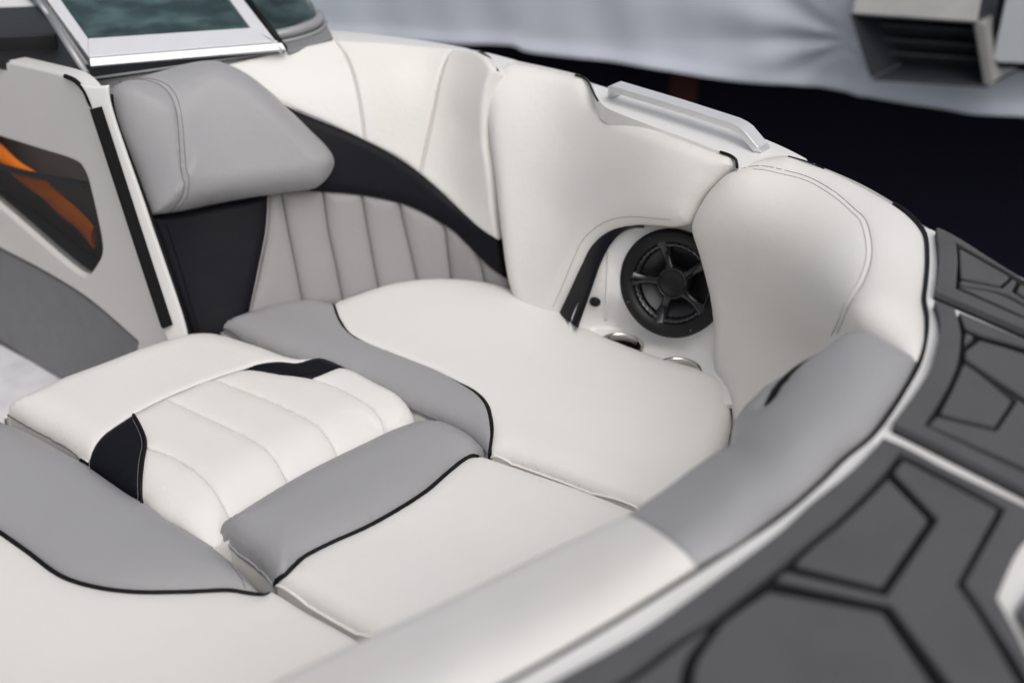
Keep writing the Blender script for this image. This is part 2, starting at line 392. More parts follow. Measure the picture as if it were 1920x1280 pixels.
quad_slab('corner_strip', [TR, TR+WD*.022, BR+WD*.018, BR], WN, .012, 'ductmetal')
# white panel with dark seal beside the hood
pn = empty('hatch_panel', TP.pos([(1920, 60)])[0]+WN*.3); tag(pn, 'pale panel with black edge seal to the right of the vent hood', 'panel')
PP = Plane(wpt(0, 0, .30), wpt(1, 0, .30), wpt(0, 1, .30))
q = PP.pos([(1884, -60), (1850, 118), (1860, 126), (2060, 136), (2060, -60)])
v, f_ = prism_geo(q, WN, .03); add('seal', v, f_, 'rubber', pn, flat=True)
q = PP.pos([(1898, -60), (1862, 108), (1872, 115), (2060, 124), (2060, -60)])+WN*.012
v, f_ = prism_geo(q, WN, .02); bevel(add('face', v, f_, 'whitepanel', pn, flat=True), .004)

# ------------------------------------------------------------------ the boat
boat = empty('motorboat', (-.3, 1.8, -1.0)); tag(boat, 'white open bow motorboat with padded bow lounge and grey traction pads', 'boat')
rim = [(-240, -40), (0, 30), (110, 70), (152, 146), (300, 133), (430, 113), (540, 98), (627, 79), (740, 86), (858, 95), (905, 99), (932, 131), (963, 113), (1064, 135), (1097, 145), (1122, 187), (1134, 200), (1226, 238), (1288, 260), (1342, 281), (1374, 292), (1383, 313), (1441, 294), (1478, 292), (1516, 304), (1616, 346), (1700, 397), (1722, 418), (1736, 440), (1740, 490), (1737, 532), (1734, 562), (1739, 592), (1737, 633), (1725, 682), (1700, 730), (1669, 777), (1636, 820), (1585, 862), (1538, 908), (1468, 968), (1393, 1019), (1312, 1070), (1110, 1193), (960, 1278)]
rim3 = np.array([atz(x, y, 0) for x, y in rim]+[(-.22, .86, 0), (-.6, .84, 0), (-1.0, 1.05, 0), (-1.35, 1.6, 0), (-1.5, 2.3, 0), (-1.45, 2.9, 0)])
out3 = [atz(x, y, 0) for x, y in [(520, 47), (600, 54), (700, 63), (800, 76), (900, 94), (1020, 126), (1140, 163), (1300, 212), (1460, 269), (1600, 345), (1750, 429), (1840, 476), (1920, 519)]]
out3 = np.array([(-1.9, 3.6, 0), (-1.0, 3.12, 0)]+out3+[(.84, 1.58, 0), (.93, 1.32, 0), (.94, 1.05, 0), (.80, .80, 0), (.5, .66, 0), (.1, .6, 0), (-.5, .62, 0), (-1.1, .86, 0), (-1.6, 1.5, 0), (-1.85, 2.4, 0)])
def resamp(P, step):
    q = smooth(P[:, :2]*1000, step=step, ang=60)[:, :2]/1000; return q
ro = resamp(out3, 22); ri = resamp(rim3, 14)
loopv = [Vector(q) for q in ro.tolist()]; n1 = len(ro)
offs = []
tn = np.roll(ro, -1, 0)-np.roll(ro, 1, 0); tn /= np.linalg.norm(tn, axis=1)[:, None]; inn = np.c_[-tn[:, 1], tn[:, 0]]
if inside(ro+inn*.01, ro).mean() < .5: inn = -inn
pts = [ro, ri]
for o_ in (.001, .003, .006): pts.append(ro+inn*o_)
allp = np.concatenate(pts)
res = delaunay_2d_cdt([Vector(q) for q in allp.tolist()], [(i, (i+1) % n1) for i in range(n1)]+[(n1+i, n1+(i+1) % len(ri)) for i in range(len(ri))], [], 1, 1e-6)
vp = np.array([tuple(v) for v in res[0]]); fc = [tuple(f_) for f_ in res[2]]
cen = np.array([vp[list(f_)].mean(0) for f_ in fc]); fc = [f_ for f_, k_ in zip(fc, ~inside(cen, ri)) if k_]
d = segdist(vp, ro)[0]; t = np.clip(d/.006, 0, 1); V = np.c_[vp, -.006+.006*np.sqrt(1-(1-t)**2)]
fc = [f_ if np.cross(vp[f_[1]]-vp[f_[0]], vp[f_[2]]-vp[f_[0]]) > 0 else f_[::-1] for f_ in fc]
V = V.tolist()
def skirt_rows(loop, rows, flip):
    prev = None
    for row in rows:
        idx = list(range(len(V), len(V)+len(row))); V.extend(row)
        if prev is not None:
            L = len(idx)
            for i in range(L):
                j = (i+1) % L; q_ = (prev[i], idx[i], idx[j], prev[j]); fc.append(q_[::-1] if flip else q_)
        prev = idx
cc = ri.mean(0)
skirt_rows(ri, [np.c_[ri, np.zeros(len(ri))].tolist(), np.c_[ri, np.full(len(ri), -.03)].tolist()], True)
skirt_rows(ro, [np.c_[ro, np.full(len(ro), -.006)].tolist(), np.c_[ro, np.full(len(ro), -.05)].tolist(), np.c_[ro-inn*-.03, np.full(len(ro), -.07)].tolist(), np.c_[cc+(ro-cc)*.985, np.full(len(ro), -.5)].tolist(), np.c_[cc+(ro-cc)*.8, np.full(len(ro), -1.0)].tolist()], False)
deck = add('deck', V, fc, 'gel', boat)
# inner liner and sole
V = []; fc = []
ri1 = cc+(ri-cc)*1.003; ri2 = cc+(ri-cc)*1.05
skirt_rows(ri, [np.c_[ri1, np.full(len(ri), -.03)].tolist(), np.c_[ri1, np.full(len(ri), -.06)].tolist(), np.c_[ri2, np.full(len(ri), -.14)].tolist(), np.c_[ri2, np.full(len(ri), -.80)].tolist()], True)
add('hull_liner', V, fc, 'liner', boat)
fl = np.c_[cc+(ri-cc)*1.03, np.full(len(ri), -.80)]
v, f_ = prism_geo(fl, (0, 0, 1), .02); add('cockpit_sole', v, f_, 'floor', boat, flat=True)

# raised white lip along the bow opening
def offset2(P, o): 
    t_ = np.gradient(P, axis=0); t_ /= np.linalg.norm(t_, axis=1)[:, None]; return P+np.c_[-t_[:, 1], t_[:, 0]]*o
# --- wall behind the far seat
S1 = Surf(col((212, 172, 0), (338, 625, -.43), [(0, 0), (.5, 0), (1, 0)]) +
          col((320, 136, 0), (420, 612, -.43), [(0, 0), (.5, .0), (1, 0)]) +
          col((430, 116, 0), (500, 590, -.43), [(0, 0), (.12, .02), (.5, .015), (1, 0)]) +
          col((560, 96, 0), (630, 565, -.43), [(0, 0), (.10, .028), (.25, .034), (.55, .02), (1, 0)]) +
          col((740, 88, 0), (760, 540, -.43), [(0, 0), (.10, .03), (.25, .036), (.55, .02), (1, 0)]) +
          col((860, 97, 0), (870, 536, -.43), [(0, 0), (.10, .03), (.25, .034), (.55, .02), (1, 0)]) +
          col((935, 138, 0), (965, 560, -.43), [(0, 0), (.12, .02), (.5, .02), (1, 0)]))
back = empty('backrest', (-.3, 2.5, -.42)); back.parent = boat; back.location = Vector((-.3, 2.5, -.42))-Vector(boat.location)
b1 = [(203, 188), (207, 170), (218, 160), (242, 154), (279, 143), (316, 134), (349, 128), (383, 126), (410, 130), (433, 141), (464, 157), (511, 188), (544, 215), (578, 245), (605, 269), (621, 289), (625, 306), (618, 324), (601, 344), (584, 354), (551, 359), (437, 376), (336, 396), (292, 402), (275, 403), (265, 376), (249, 329), (228, 279), (212, 235)]
hb = [(x, y, float(np.interp(x, [275, 300, 360, 470], [.115, .10, .07, .05]))) for x, y in b1]
ms = [(215, 160), (232, 157), (255, 165), (275, 181), (292, 208), (301, 242), (306, 279), (309, 312), (314, 346), (314, 373), (307, 398)]
P_head = pad('head_bolster', b1, S1, 'grey', back, T=.004, R=.006, total=[(hb, .078, .045)], seams=[ms], gd=.003, gw=.003, skirt=.06, off=.012, step=7, stepy=6,
             wob=.0006)
seam(P_head, [ms], 'thread', .0010); seam(P_head, [[(x+8, y-1) for x, y in ms[1:]]], 'thread', .0006)
seam(P_head, [[(433, 145), (464, 161), (511, 193), (544, 220), (577, 250), (600, 273), (615, 292), (618, 306), (611, 322), (597, 340)]], 'thread_l', .0006)
# panels of the far wall
sw_top = [(511, 187), (560, 210), (610, 230), (678, 259), (745, 294), (788, 324), (835, 363), (879, 403), (909, 428), (938, 446)]
sw_bot = [(950, 520), (919, 497), (895, 474), (868, 447), (852, 432), (812, 408), (768, 386), (721, 373), (661, 363), (604, 359)]
P_sw = pad('black_stripe', sw_top+sw_bot+[(560, 357), (520, 300), (480, 200)], S1, 'black', back, T=.010, R=.02, off=.004, step=8, stepy=6, skirt=.03)
sA = [(627, 80), (644, 104), (661, 144), (674, 202), (681, 262)]; sB = [(856, 96), (842, 114), (829, 148), (815, 202), (802, 255), (786, 323)]
def low(a, b_): return [q_ for q_ in sw_top if a < q_[0] < b_]
wpan = dict(T=.005, R=.010, off=.010, step=9, stepy=6, skirt=.04)
p1 = pad('white_panel', [(425, 126), (480, 113), (540, 100), (585, 90)]+sA+low(511, 678)[::-1]+[(511, 187), (464, 150)], S1, 'white', back, **wpan)
p2 = pad('white_panel', sA[:1]+[(700, 84), (740, 87), (800, 92)]+sB+low(690, 780)[::-1]+sA[:0:-1], S1, 'white', back, **wpan)
p3 = pad('white_panel', sB[:1]+[(880, 98), (897, 100), (915, 109), (932, 134), (922, 165), (916, 200), (916, 260), (924, 320), (931, 386), (940, 447)]+low(788, 930)[::-1]+sB[:0:-1], S1, 'white', back, **wpan)
seam(p2, [[(x+5, y) for x, y in sA[1:]]], 'thread_l', .0006); seam(p3, [[(x+6, y) for x, y in sB[1:]]], 'thread_l', .0006)
tube('piping', P_sw.pos(smooth(sw_top, False)[:, :2], .002), .0022, 'white', P_sw.o, k=6)
# lower black panel and pleats
blk = [(278, 404), (336, 398), (437, 378), (503, 366), (499, 430), (484, 507), (466, 588), (455, 640), (365, 650), (352, 620), (322, 535), (290, 440)]
P_bl = pad('black_panel', blk, S1, 'black', back, T=.012, R=.02, off=.002, skirt=.02, step=8, stepy=7)
seam(P_bl, [[(308, 420), (335, 500), (372, 618)]], 'welt', .002)
seam(P_bl, [[(502, 368), (498, 430), (483, 507), (465, 590)]], 'thread_l', .0016, .0, name='piping')
L = [[(500, 364), (499, 430), (486, 507), (462, 605)], [(528, 360), (541, 430), (553, 490), (572, 585)], [(606, 357), (616, 430), (629, 490), (645, 570)], [(678, 362), (690, 430), (701, 490), (714, 560)],
     [(748, 375), (760, 430), (772, 480), (787, 550)], [(806, 398), (830, 420), (838, 470), (848, 545)], [(870, 440), (893, 466), (899, 490), (910, 552)], [(945, 512), (952, 526), (957, 545), (962, 570)]]
topb = [[(515, 358)], [(565, 354)], [(640, 358)], [(715, 368)], [(780, 388)], [(845, 424)], [(915, 492)]]
for i in range(7):
    a, b_ = L[i], L[i+1]
    pl = pad('pleat', a[:1]+topb[i]+b_+[((a[-1][0]+b_[-1][0])/2, (a[-1][1]+b_[-1][1])/2+4)]+a[:0:-1], S1, 'taupe', back, T=.012, R=.028, off=-.006, step=7, stepy=7, skirt=.015, ring=(.08, .25, .5, .8))

# --- proud panel under the grab handle
PU = (-.5, -.86, .1)
PS = [(0, 0), (.08, .020), (.22, .036), (.5, .042), (1, .036)]
S2 = Surf(col((940, 122, 0), (962, 570, -.43), PS, PU)+col((1085, 144, 0), (1075, 610, -.43), PS, PU)+col((1235, 245, 0), (1200, 672, -.43), PS, PU)+col((1380, 298, 0), (1310, 715, -.43), PS, PU), 3e-4)
o2 = [(932, 136), (945, 120), (963, 116), (1020, 127), (1064, 138), (1092, 145), (1104, 160), (1117, 186), (1134, 203), (1163, 216), (1226, 241), (1288, 263), (1340, 283), (1370, 293), (1379, 303), (1378, 317), (1351, 335), (1326, 360), (1308, 385), (1299, 405), (1290, 422), (1262, 429), (1223, 426), (1183, 424), (1156, 429), (1130, 442), (1108, 465), (1092, 497), (1071, 542), (1054, 579), (1030, 640), (970, 610), (957, 555), (947, 517), (937, 446), (930, 386), (923, 319), (916, 269), (911, 218), (911, 188), (916, 161)]
t2 = [(x, y, (.045 if y > 330 and x > 960 else .03)) for x, y in o2]
P2 = pad('side_pad', o2, S2, 'white', boat, T=.004, R=.006, total=[(t2, .028, .03)], off=-.020, skirt=.014, step=9, stepy=7, wob=.0006)
P2.o['label'] = 'white side pad below the grab handle'
seam(P2, [[(1040, 575), (1060, 532), (1080, 486), (1097, 452), (1120, 428), (1150, 412), (1185, 406), (1223, 408), (1262, 411)]], 'thread_l', .0006)
# --- alcove with speaker and cup holders
nsp = nrmz((-.42, -.80, .28)); c_sp = atz(1252, 532, -.235); 
c_sp = c_sp+rays([(1252, 532)])[0]*.085
SWp = Plane(c_sp, c_sp+np.cross(nsp, (0, 0, 1)), c_sp+np.cross(nsp, np.cross(nsp, (0, 0, 1))))
ctrl = [SWp.pos([q_])[0] for q_ in [(1140, 420), (1200, 400), (1300, 400), (1380, 420), (1150, 500), (1230, 500), (1330, 500), (1160, 560), (1250, 580), (1360, 590)]]
ctrl += [atz(x, y, -.405) for x, y in [(1110, 622), (1160, 622), (1210, 640), (1262, 662), (1310, 678), (1080, 640), (1150, 640), (1220, 665), (1290, 690), (1350, 705), (1150, 680), (1250, 720), (1350, 750)]]
ctrl += [SWp.pos([(1100, 540)])[0]+nsp*.012, SWp.pos([(1115, 470)])[0]+nsp*.012]
S3 = Surf(ctrl, 1e-4)
cs = SWp.pos([(1261, 531)])[0]; RS = .100
U = nrmz(np.cross(nsp, (0, 0, 1))); U = U if U[0] > 0 else -U
Vv = nrmz(np.cross(nsp, U)); Vv = Vv if Vv[2] > 0 else -Vv
sph = proj(np.array([cs+(U*math.cos(a_)+Vv*math.sin(a_))*(RS-.012) for a_ in np.linspace(0, 6.283, 40)[:-1]]))[0]
CUPS = [atz(1163, 649, -.404), atz(1272, 696, -.404)]
cuph = [proj(np.array([c_+np.array([math.cos(a_), math.sin(a_), 0])*.040 for a_ in np.linspace(0, 6.283, 30)[:-1]]))[0] for c_ in CUPS]
P3a = pad('alcove', [(1072, 600), (1096, 540), (1118, 480), (1150, 425), (1200, 400), (1250, 395), (1330, 400), (1400, 420), (1400, 760), (1250, 740), (1120, 680), (1064, 650)], S3, 'gel', boat, T=0, R=.01, skirt=.01, step=5, stepy=4, hole=[sph]+cuph)
seam(P3a, [[(1141, 462), (1139, 520), (1136, 600)]], 'gel', .0028, 0, name='ridge')
# black edge strip of the side pad
eo = smooth([(1049, 590), (1054, 579), (1071, 542), (1092, 497), (1108, 465), (1130, 442), (1156, 429), (1183, 424), (1205, 425)], False, 5)[:, :2]
ei = smooth([(1084, 616), (1087, 606), (1103, 561), (1116, 523), (1130, 486), (1146, 457), (1164, 438), (1186, 428.5), (1207, 428)], False, 5)[:, :2]
def even(P_, n_): t_ = np.r_[0, np.cumsum(np.linalg.norm(np.diff(P_, axis=0), axis=1))]; u_ = np.linspace(0, t_[-1], n_); return np.c_[np.interp(u_, t_, P_[:, 0]), np.interp(u_, t_, P_[:, 1])]
eo, ei = even(eo, 50), even(ei, 50)
E0 = P2.pos(eo-[4, 3])+rays(eo-[4, 3])*.006; E1 = P3a.pos(ei)-rays(ei)*np.linspace(.030, .010, 50)[:, None]; V_ = []
for i in range(50):
    for t_ in (0, .25, .5, .75, 1): V_.append(E0[i]+(E1[i]-E0[i])*t_-rays(ei[i:i+1])[0]*.006*math.sin(math.pi*t_))
for i in range(50): V_.append(E1[i]+rays(ei[i:i+1])[0]*.02)
F_ = [(i*5+j, i*5+j+1, i*5+j+6, i*5+j+5) for i in range(49) for j in range(4)]+[(i*5+4, 250+i, 251+i, i*5+9) for i in range(49)]
add('edge_strip', V_, F_, 'black', P2.o)
# speaker
def circ(r, h, k=48, a0=0): return [cs+U*r*math.cos(a0+2*math.pi*i/k)+Vv*r*math.sin(a0+2*math.pi*i/k)+nsp*h for i in range(k)]
def lathe(prof, k=48, closed=False, teeth=False):
    V_ = []; F_ = []
    for r, h in prof: V_ += [q_+nsp*(.0035*(i_ % 2) if teeth else 0) for i_, q_ in enumerate(circ(r, h, k))]
    for j in range(len(prof)-1):
        for i in range(k): F_.append((j*k+i, j*k+(i+1) % k, (j+1)*k+(i+1) % k, (j+1)*k+i))
    return V_, F_
spk = add('speaker', *lathe([(RS, -.01), (RS, .006), (RS-.003, .010), (RS-.010, .011), (RS-.024, .006), (RS-.026, .002), (RS-.027, -.03)], 64), 'plastic', boat)
add('surround', *lathe([(RS-.024, -.004), (RS-.029, .000), (RS-.034, -.004), (RS-.036, -.010)], 72, teeth=True), 'gloss', spk)
add('cone', *lathe([(RS-.036, -.010), (.030, -.030), (.016, -.034), (.0, -.034)], 48), 'cone', spk)
add('hub', *lathe([(.031, -.034), (.031, -.002), (.029, .001), (.021, .003), (.0195, .0015), (.0, .0022)], 40), 'plastic', spk)
add('hub_ring', *lathe([(.0285, .001), (.0285, .0035), (.0255, .0038), (.0255, .001)], 48), 'gloss', spk)
for i in range(5):
    a = math.radians(42+72*i); V_ = []; rr = [.027, .036, .048, .062, RS-.022]; ww_ = [.013, .0085, .0080, .011, .019]; hh = [.001, -.001, -.003, -.001, .006]
    dr = U*math.cos(a)+Vv*math.sin(a); dt = -U*math.sin(a)+Vv*math.cos(a)
    for r, ww2, h in zip(rr, ww_, hh):
        for sgn, dh in ((-1, -.006), (-.75, .0), (0, .0015), (.75, 0), (1, -.006)): V_.append(cs+dr*r+dt*ww2*sgn+nsp*(h+dh))
    F_ = [(j*5+i2, j*5+i2+1, (j+1)*5+i2+1, (j+1)*5+i2) for j in range(4) for i2 in range(4)]
    add('spoke', V_, F_, 'gloss', spk)
add('basket_rim', *lathe([(RS-.0265, -.003), (RS-.028, .0015), (RS-.031, .0012), (RS-.0325, -.005)], 84, teeth=True), 'basket', spk)
for i in range(4):
    a = math.radians(35+90*i); p_ = cs+(U*math.cos(a)+Vv*math.sin(a))*(RS-.009)+nsp*.011
    V_ = [p_+(U*math.cos(2*math.pi*j/10)+Vv*math.sin(2*math.pi*j/10))*.0035*(1 if k_ == 0 else .6)+nsp*(0 if k_ == 0 else .002) for k_ in range(2) for j in range(10)]
    add('screw', V_, [(j, (j+1) % 10, 10+(j+1) % 10, 10+j) for j in range(10)]+[tuple(range(10, 20))], 'gloss', spk)
# plug beside the speaker
pc = P3a.pos([(1116, 565)])[0]; pn_ = S3.nrm([(1116, 565)])[0]; pu = nrmz(np.cross(pn_, (0, 0, 1))); pv = np.cross(pn_, pu)
V_ = []; prof = [(.0105, 0), (.0105, .003), (.009, .005), (.006, .0055), (.0045, .0035), (.0, .0035)]
for r, h in prof: V_ += [pc+(pu*math.cos(2*math.pi*j/20)+pv*math.sin(2*math.pi*j/20))*r+pn_*h for j in range(20)]
add('plug', V_, [(j*20+i, j*20+(i+1) % 20, (j+1)*20+(i+1) % 20, (j+1)*20+i) for j in range(5) for i in range(20)], 'plastic', boat)
# cup holders
for c0 in CUPS:
    k = 40
    def dish(prof): return [c0+np.array([r*math.cos(2*math.pi*i/k), r*math.sin(2*math.pi*i/k), h]) for r, h in prof for i in range(k)]
    def rings(n_): return [(j*k+i, j*k+(i+1) % k, (j+1)*k+(i+1) % k, (j+1)*k+i) for j in range(n_-1) for i in range(k)]
    ch = add('cup_holder', dish([(.044, -.004), (.0435, .003), (.0415, .0045), (.039, .004), (.0375, .001), (.037, -.004), (.0365, -.012)]), rings(7), 'chrome', boat)
    add('cup_well', dish([(.0368, -.008), (.0355, -.022), (.034, -.075), (.0, -.076)]), rings(4), 'rubber', ch)

# --- bow corner pad right of the speaker
S4 = Surf([atz(x, y, 0) for x, y in [(1441, 296), (1515, 306), (1616, 349), (1700, 400), (1730, 440), (1736, 490), (1733, 531), (1735, 591), (1722, 678)]] +
          [atz(x, y, -.006) for x, y in [(1465, 322), (1566, 368), (1636, 447), (1645, 504), (1618, 590), (1690, 520)]] +
          [atz(*q_) for q_ in [(1384, 317, -.008), (1330, 356, -.05), (1297, 420, -.115), (1318, 507, -.215), (1337, 619, -.34), (1342, 709, -.42), (1371, 793, -.43), (1400, 830, -.46), (1448, 722, -.33), (1539, 653, -.19)]], 3e-4)
o4 = [(1384, 315), (1410, 302), (1441, 296), (1478, 293), (1515, 306), (1549, 317), (1616, 349), (1676, 383), (1700, 400), (1720, 420), (1732, 440), (1736, 480), (1733, 531), (1730, 561), (1735, 591), (1733, 631), (1720, 680), (1640, 700), (1540, 740), (1440, 830), (1390, 880), (1362, 840), (1372, 790), (1362, 735), (1342, 709), (1338, 672), (1337, 619), (1334, 582), (1329, 550), (1318, 507), (1305, 462), (1297, 438), (1296, 420), (1310, 386), (1330, 356), (1362, 325)]
t4 = [(x, y, (.05 if x < 1385 and y < 830 else .06)) for x, y in o4]
ss4 = [(1390, 318), (1414, 317), (1465, 329), (1522, 346), (1566, 373), (1599, 403), (1623, 428), (1634, 474), (1633, 504), (1623, 544), (1606, 581), (1585, 620)]
P4 = pad('corner_pad', o4, S4, 'white', boat, T=.003, R=.005, total=[(t4, .022, .03)], seams=[ss4], gd=.0015, gw=.003, off=-.010, skirt=.06, step=8, stepy=7, wob=.0006)
P4.o['label'] = 'white corner pad between the speaker and the traction pads'
seam(P4, [ss4], 'thread', .0006); seam(P4, [[(x-3, y+9) if i < 6 else (x-9, y+4) for i, (x, y) in enumerate(ss4)][1:]], 'thread_l', .0006)
# --- grey bolster across the bow and the near white pad
S5 = Surf([atz(x, y, -.004) for x, y in [(1722, 678), (1666, 773), (1582, 858), (1465, 965), (1310, 1067), (1110, 1190), (960, 1275), (800, 1360)]] +
          [atz(*q_) for q_ in [(1666, 645, .0), (1616, 623, -.004), (1576, 632, -.016), (1539, 655, -.034), (1500, 690, -.05), (1441, 726, -.10), (1391, 779, -.13), (1369, 822, -.14), (1438, 768, -.07), (1400, 810, -.08), (1347, 852, -.09), (1280, 900, -.07), (1200, 955, -.07), (1160, 978, -.07), (1600, 720, .004), (1500, 830, .004), (1380, 930, .002), (1290, 1010, -.002),
           (1060, 1030, -.078), (940, 1085, -.085), (820, 1140, -.085), (690, 1202, -.085), (560, 1262, -.085), (420, 1330, -.085), (1150, 1090, -.016), (1000, 1170, -.018), (850, 1240, -.018), (700, 1320, -.018)]], 2e-4)
o5 = [(1722, 678), (1717, 672), (1666, 645), (1636, 628), (1616, 623), (1592, 623), (1576, 630), (1539, 652), (1490, 687), (1441, 724), (1414, 752), (1391, 779), (1372, 816), (1360, 842), (1327, 862), (1280, 896), (1240, 926), (1200, 953), (1160, 978), (1200, 988), (1240, 1010), (1280, 1040), (1310, 1067), (1390, 1015), (1465, 965), (1535, 905), (1582, 858), (1633, 816), (1666, 773), (1697, 726)]
cr5 = [(1541, 657), (1515, 675), (1490, 700), (1465, 730), (1440, 764)]
ie = o5.index((1160, 978)); ir = o5.index((1310, 1067))
o56 = o5[:ie+1]+[(1060, 1022), (940, 1080), (820, 1138), (690, 1198), (560, 1258), (420, 1330), (420, 1420), (740, 1420), (800, 1368), (960, 1276), (1110, 1191)]+o5[ir:]
t56 = [([(x, y, .05) for x, y in o56], .018, .05)]
P5 = pad('bow_bolster', o5, S5, 'grey', boat, T=.003, R=.006, total=t56, seams=[cr5], gd=.010, gw=.010, skirt=.09, sdir=(0, 0, -1), step=8, stepy=8, off=-.008)
tube('crease', P5.pos(smooth(cr5, False)[:, :2], .008), np.interp(np.linspace(0, 1, len(smooth(cr5, False))), [0, .4, .8, 1], [.001, .0045, .006, .002]), 'rubber', P5.o, k=6)  # black tube put in for the shade in the fold of the bolster
P5.o['label'] = 'grey bolster across the bow beside the white rim'
o6 = [(1312, 1067), (1280, 1040), (1240, 1010), (1200, 988), (1165, 976), (1060, 1022), (940, 1080), (820, 1138), (690, 1198), (560, 1258), (420, 1330), (420, 1420), (740, 1420), (800, 1368), (960, 1276), (1110, 1191)]
P6 = pad('corner_pad', o6, S5, 'white', boat, T=.003, R=.006, total=t56, off=-.008, skirt=.25, sdir=(0, 0, -1), step=10, stepy=9)
P6.o['label'] = 'near white corner pad, out of focus'

tube('rim_seal', [atz(x, y, -.001) for x, y in smooth([(1676, 382), (1700, 398), (1722, 419), (1735, 440), (1739, 490), (1736, 532), (1733, 562), (1738, 592), (1736, 633), (1724, 681), (1698, 729), (1668, 776), (1635, 819), (1584, 861), (1537, 907), (1467, 967), (1392, 1018), (1311, 1069), (1110, 1192), (960, 1277), (800, 1368)], False, 10)[:, :2]], .0034, 'rubber', boat, k=8)  # black tubes put in for the shadow line between pads and deck
tube('rim_seal', [atz(x, y, .0) for x, y in smooth([(897, 99), (915, 107), (926, 120), (933, 135)], False, 6)[:, :2]], .003, 'rubber', boat, k=6)
tube('rim_seal', [atz(x, y, .0) for x, y in smooth([(1078, 141), (1094, 146), (1105, 157), (1113, 175), (1121, 189)], False, 6)[:, :2]], .0022, 'rubber', boat, k=6)
tube('rim_seal', [atz(x, y, .0) for x, y in smooth([(1350, 285), (1368, 291), (1380, 300), (1382, 314)], False, 6)[:, :2]], .0026, 'rubber', boat, k=6)
tube('rim_seal', [atz(x, y, .0) for x, y in smooth([(1478, 293), (1510, 302), (1545, 316)], False, 6)[:, :2]], .0012, 'rubber', boat, k=6)
# ------------------------------------------------------------------ traction pads on the bow deck
DK = Z(.008); UPV = np.array([0, 0, 1.])
def foam(name, poly, z, th, m, parent, bw=.0025, sm=True):
    q = smooth(poly, step=16, ang=25)[:, :2] if sm else np.array(poly, float)
    P_ = DK.pos(q); P_ = np.c_[P_[:, :2], np.full(len(P_), z)]
    v, f_ = prism_geo(P_, UPV, th); o = add(name, v, f_, m, parent, flat=True)
    if bw: bevel(o, bw, 2)
    return o
padU = [(1754, 435), (1757, 459), (1759, 494), (1755, 531), (1751, 552), (1827, 585), (1920, 625), (2040, 676), (2040, 600), (1920, 531), (1851, 488), (1790, 449), (1758, 433)]
padM = [(1751, 570), (1759, 594), (1762, 618), (1758, 646), (1750, 676), (1743, 700), (1717, 742), (1673, 801), (1775, 852), (1860, 895), (1920, 926), (2080, 1010), (2080, 715), (1920, 644), (1840, 608)]
padL = [(1654, 828), (1645, 840), (1590, 895), (1515, 955), (1467, 1000), (1392, 1057), (1309, 1118), (1200, 1195), (1045, 1282), (900, 1368), (900, 1480), (2040, 1480), (1920, 1226), (1865, 1124), (1918, 1012), (1960, 977), (1920, 957), (1776, 888), (1698, 847)]
padR = [(1905, 1146), (1985, 1030), (2100, 1080), (2100, 1400), (2000, 1330)]
def shrink(poly, d_):
    P_ = np.array(poly, float); n_ = len(P_); out = []; ar = sum(P_[i-1][0]*P_[i][1]-P_[i][0]*P_[i-1][1] for i in range(n_)); sg = 1 if ar > 0 else -1
    for i in range(n_):
        a_, b2, c_ = P_[i-1], P_[i], P_[(i+1) % n_]; e1_ = (b2-a_)/np.linalg.norm(b2-a_); e2_ = (c_-b2)/np.linalg.norm(c_-b2)
        n1_ = np.array([-e1_[1], e1_[0]])*sg; n2_ = np.array([-e2_[1], e2_[0]])*sg; m_ = n1_+n2_; m_ = m_/max(.45, (m_@m_)/2)
        out.append(tuple(b2+m_*d_))
    return out
def pieces(lbl, base, polys, border, gap):
    border = shrink(border, -gap*.6)
    o = foam('traction_pad', base, .005, .005, 'foamdark', boat, 0)
    o['label'] = lbl
    # border ring: between base outline and the inner outline
    bo = smooth(base, step=12, ang=25)[:, :2]; bi_ = smooth(border, step=12, ang=25)[:, :2]
    P_ = DK.pos(np.r_[bo, bi_])[:, :2]; n_o, n_i = len(bo), len(bi_)
    # shrink the outer edge slightly so the dark base shows
    res_ = delaunay_2d_cdt([Vector(q_) for q_ in P_.tolist()], [(i, (i+1) % n_o) for i in range(n_o)]+[(n_o+i, n_o+(i+1) % n_i) for i in range(n_i)], [], 1, 1e-6)
    vp_ = np.array([tuple(v_) for v_ in res_[0]]); f0 = [tuple(f_) for f_ in res_[2]]
    cen_ = np.array([vp_[list(f_)].mean(0) for f_ in f0]); kp = ~inside(cen_, P_[n_o:]); f0 = [f_ for f_, k_ in zip(f0, kp) if k_]
    f0 = [f_ if np.cross(vp_[f_[1]]-vp_[f_[0]], vp_[f_[2]]-vp_[f_[0]]) > 0 else f_[::-1] for f_ in f0]
    cc_ = P_[:n_o].mean(0); nV = len(vp_); V_ = np.r_[np.c_[vp_, np.full(nV, .015)], np.c_[vp_, np.full(nV, .005)]].tolist(); F_ = list(f0)
    cnt = {}
    for f_ in f0:
        for i in range(len(f_)):
            e_ = (f_[i], f_[(i+1) % len(f_)]); cnt[e_] = 1
    for (a_, b2) in cnt:
        if (b2, a_) not in cnt: F_.append((b2, a_, a_+nV, b2+nV))
    bevel(add('border', V_, F_, 'foam', o, flat=True), .0030, 2)
    for q_ in polys: foam('tile', shrink(q_, gap), .0147, .0095, 'foam', o, .0036)
    return o
pieces('upper traction pad nearest the far gunwale', padU,
       [[(1796, 470), (1893, 525), (1874, 541), (1799, 526)], [(1799, 531), (1877, 546), (1897, 528), (1906, 533), (1896, 552), (2030, 640), (2030, 655), (1882, 557), (1797, 540)],
        [(1796, 545), (1880, 562), (2025, 655), (1920, 602)], [(1911, 537), (2035, 606), (2035, 636), (1903, 553)]],
       [(1791, 462), (1795, 490), (1791, 548), (1920, 605), (2060, 665), (2060, 616), (1920, 536)], .7)
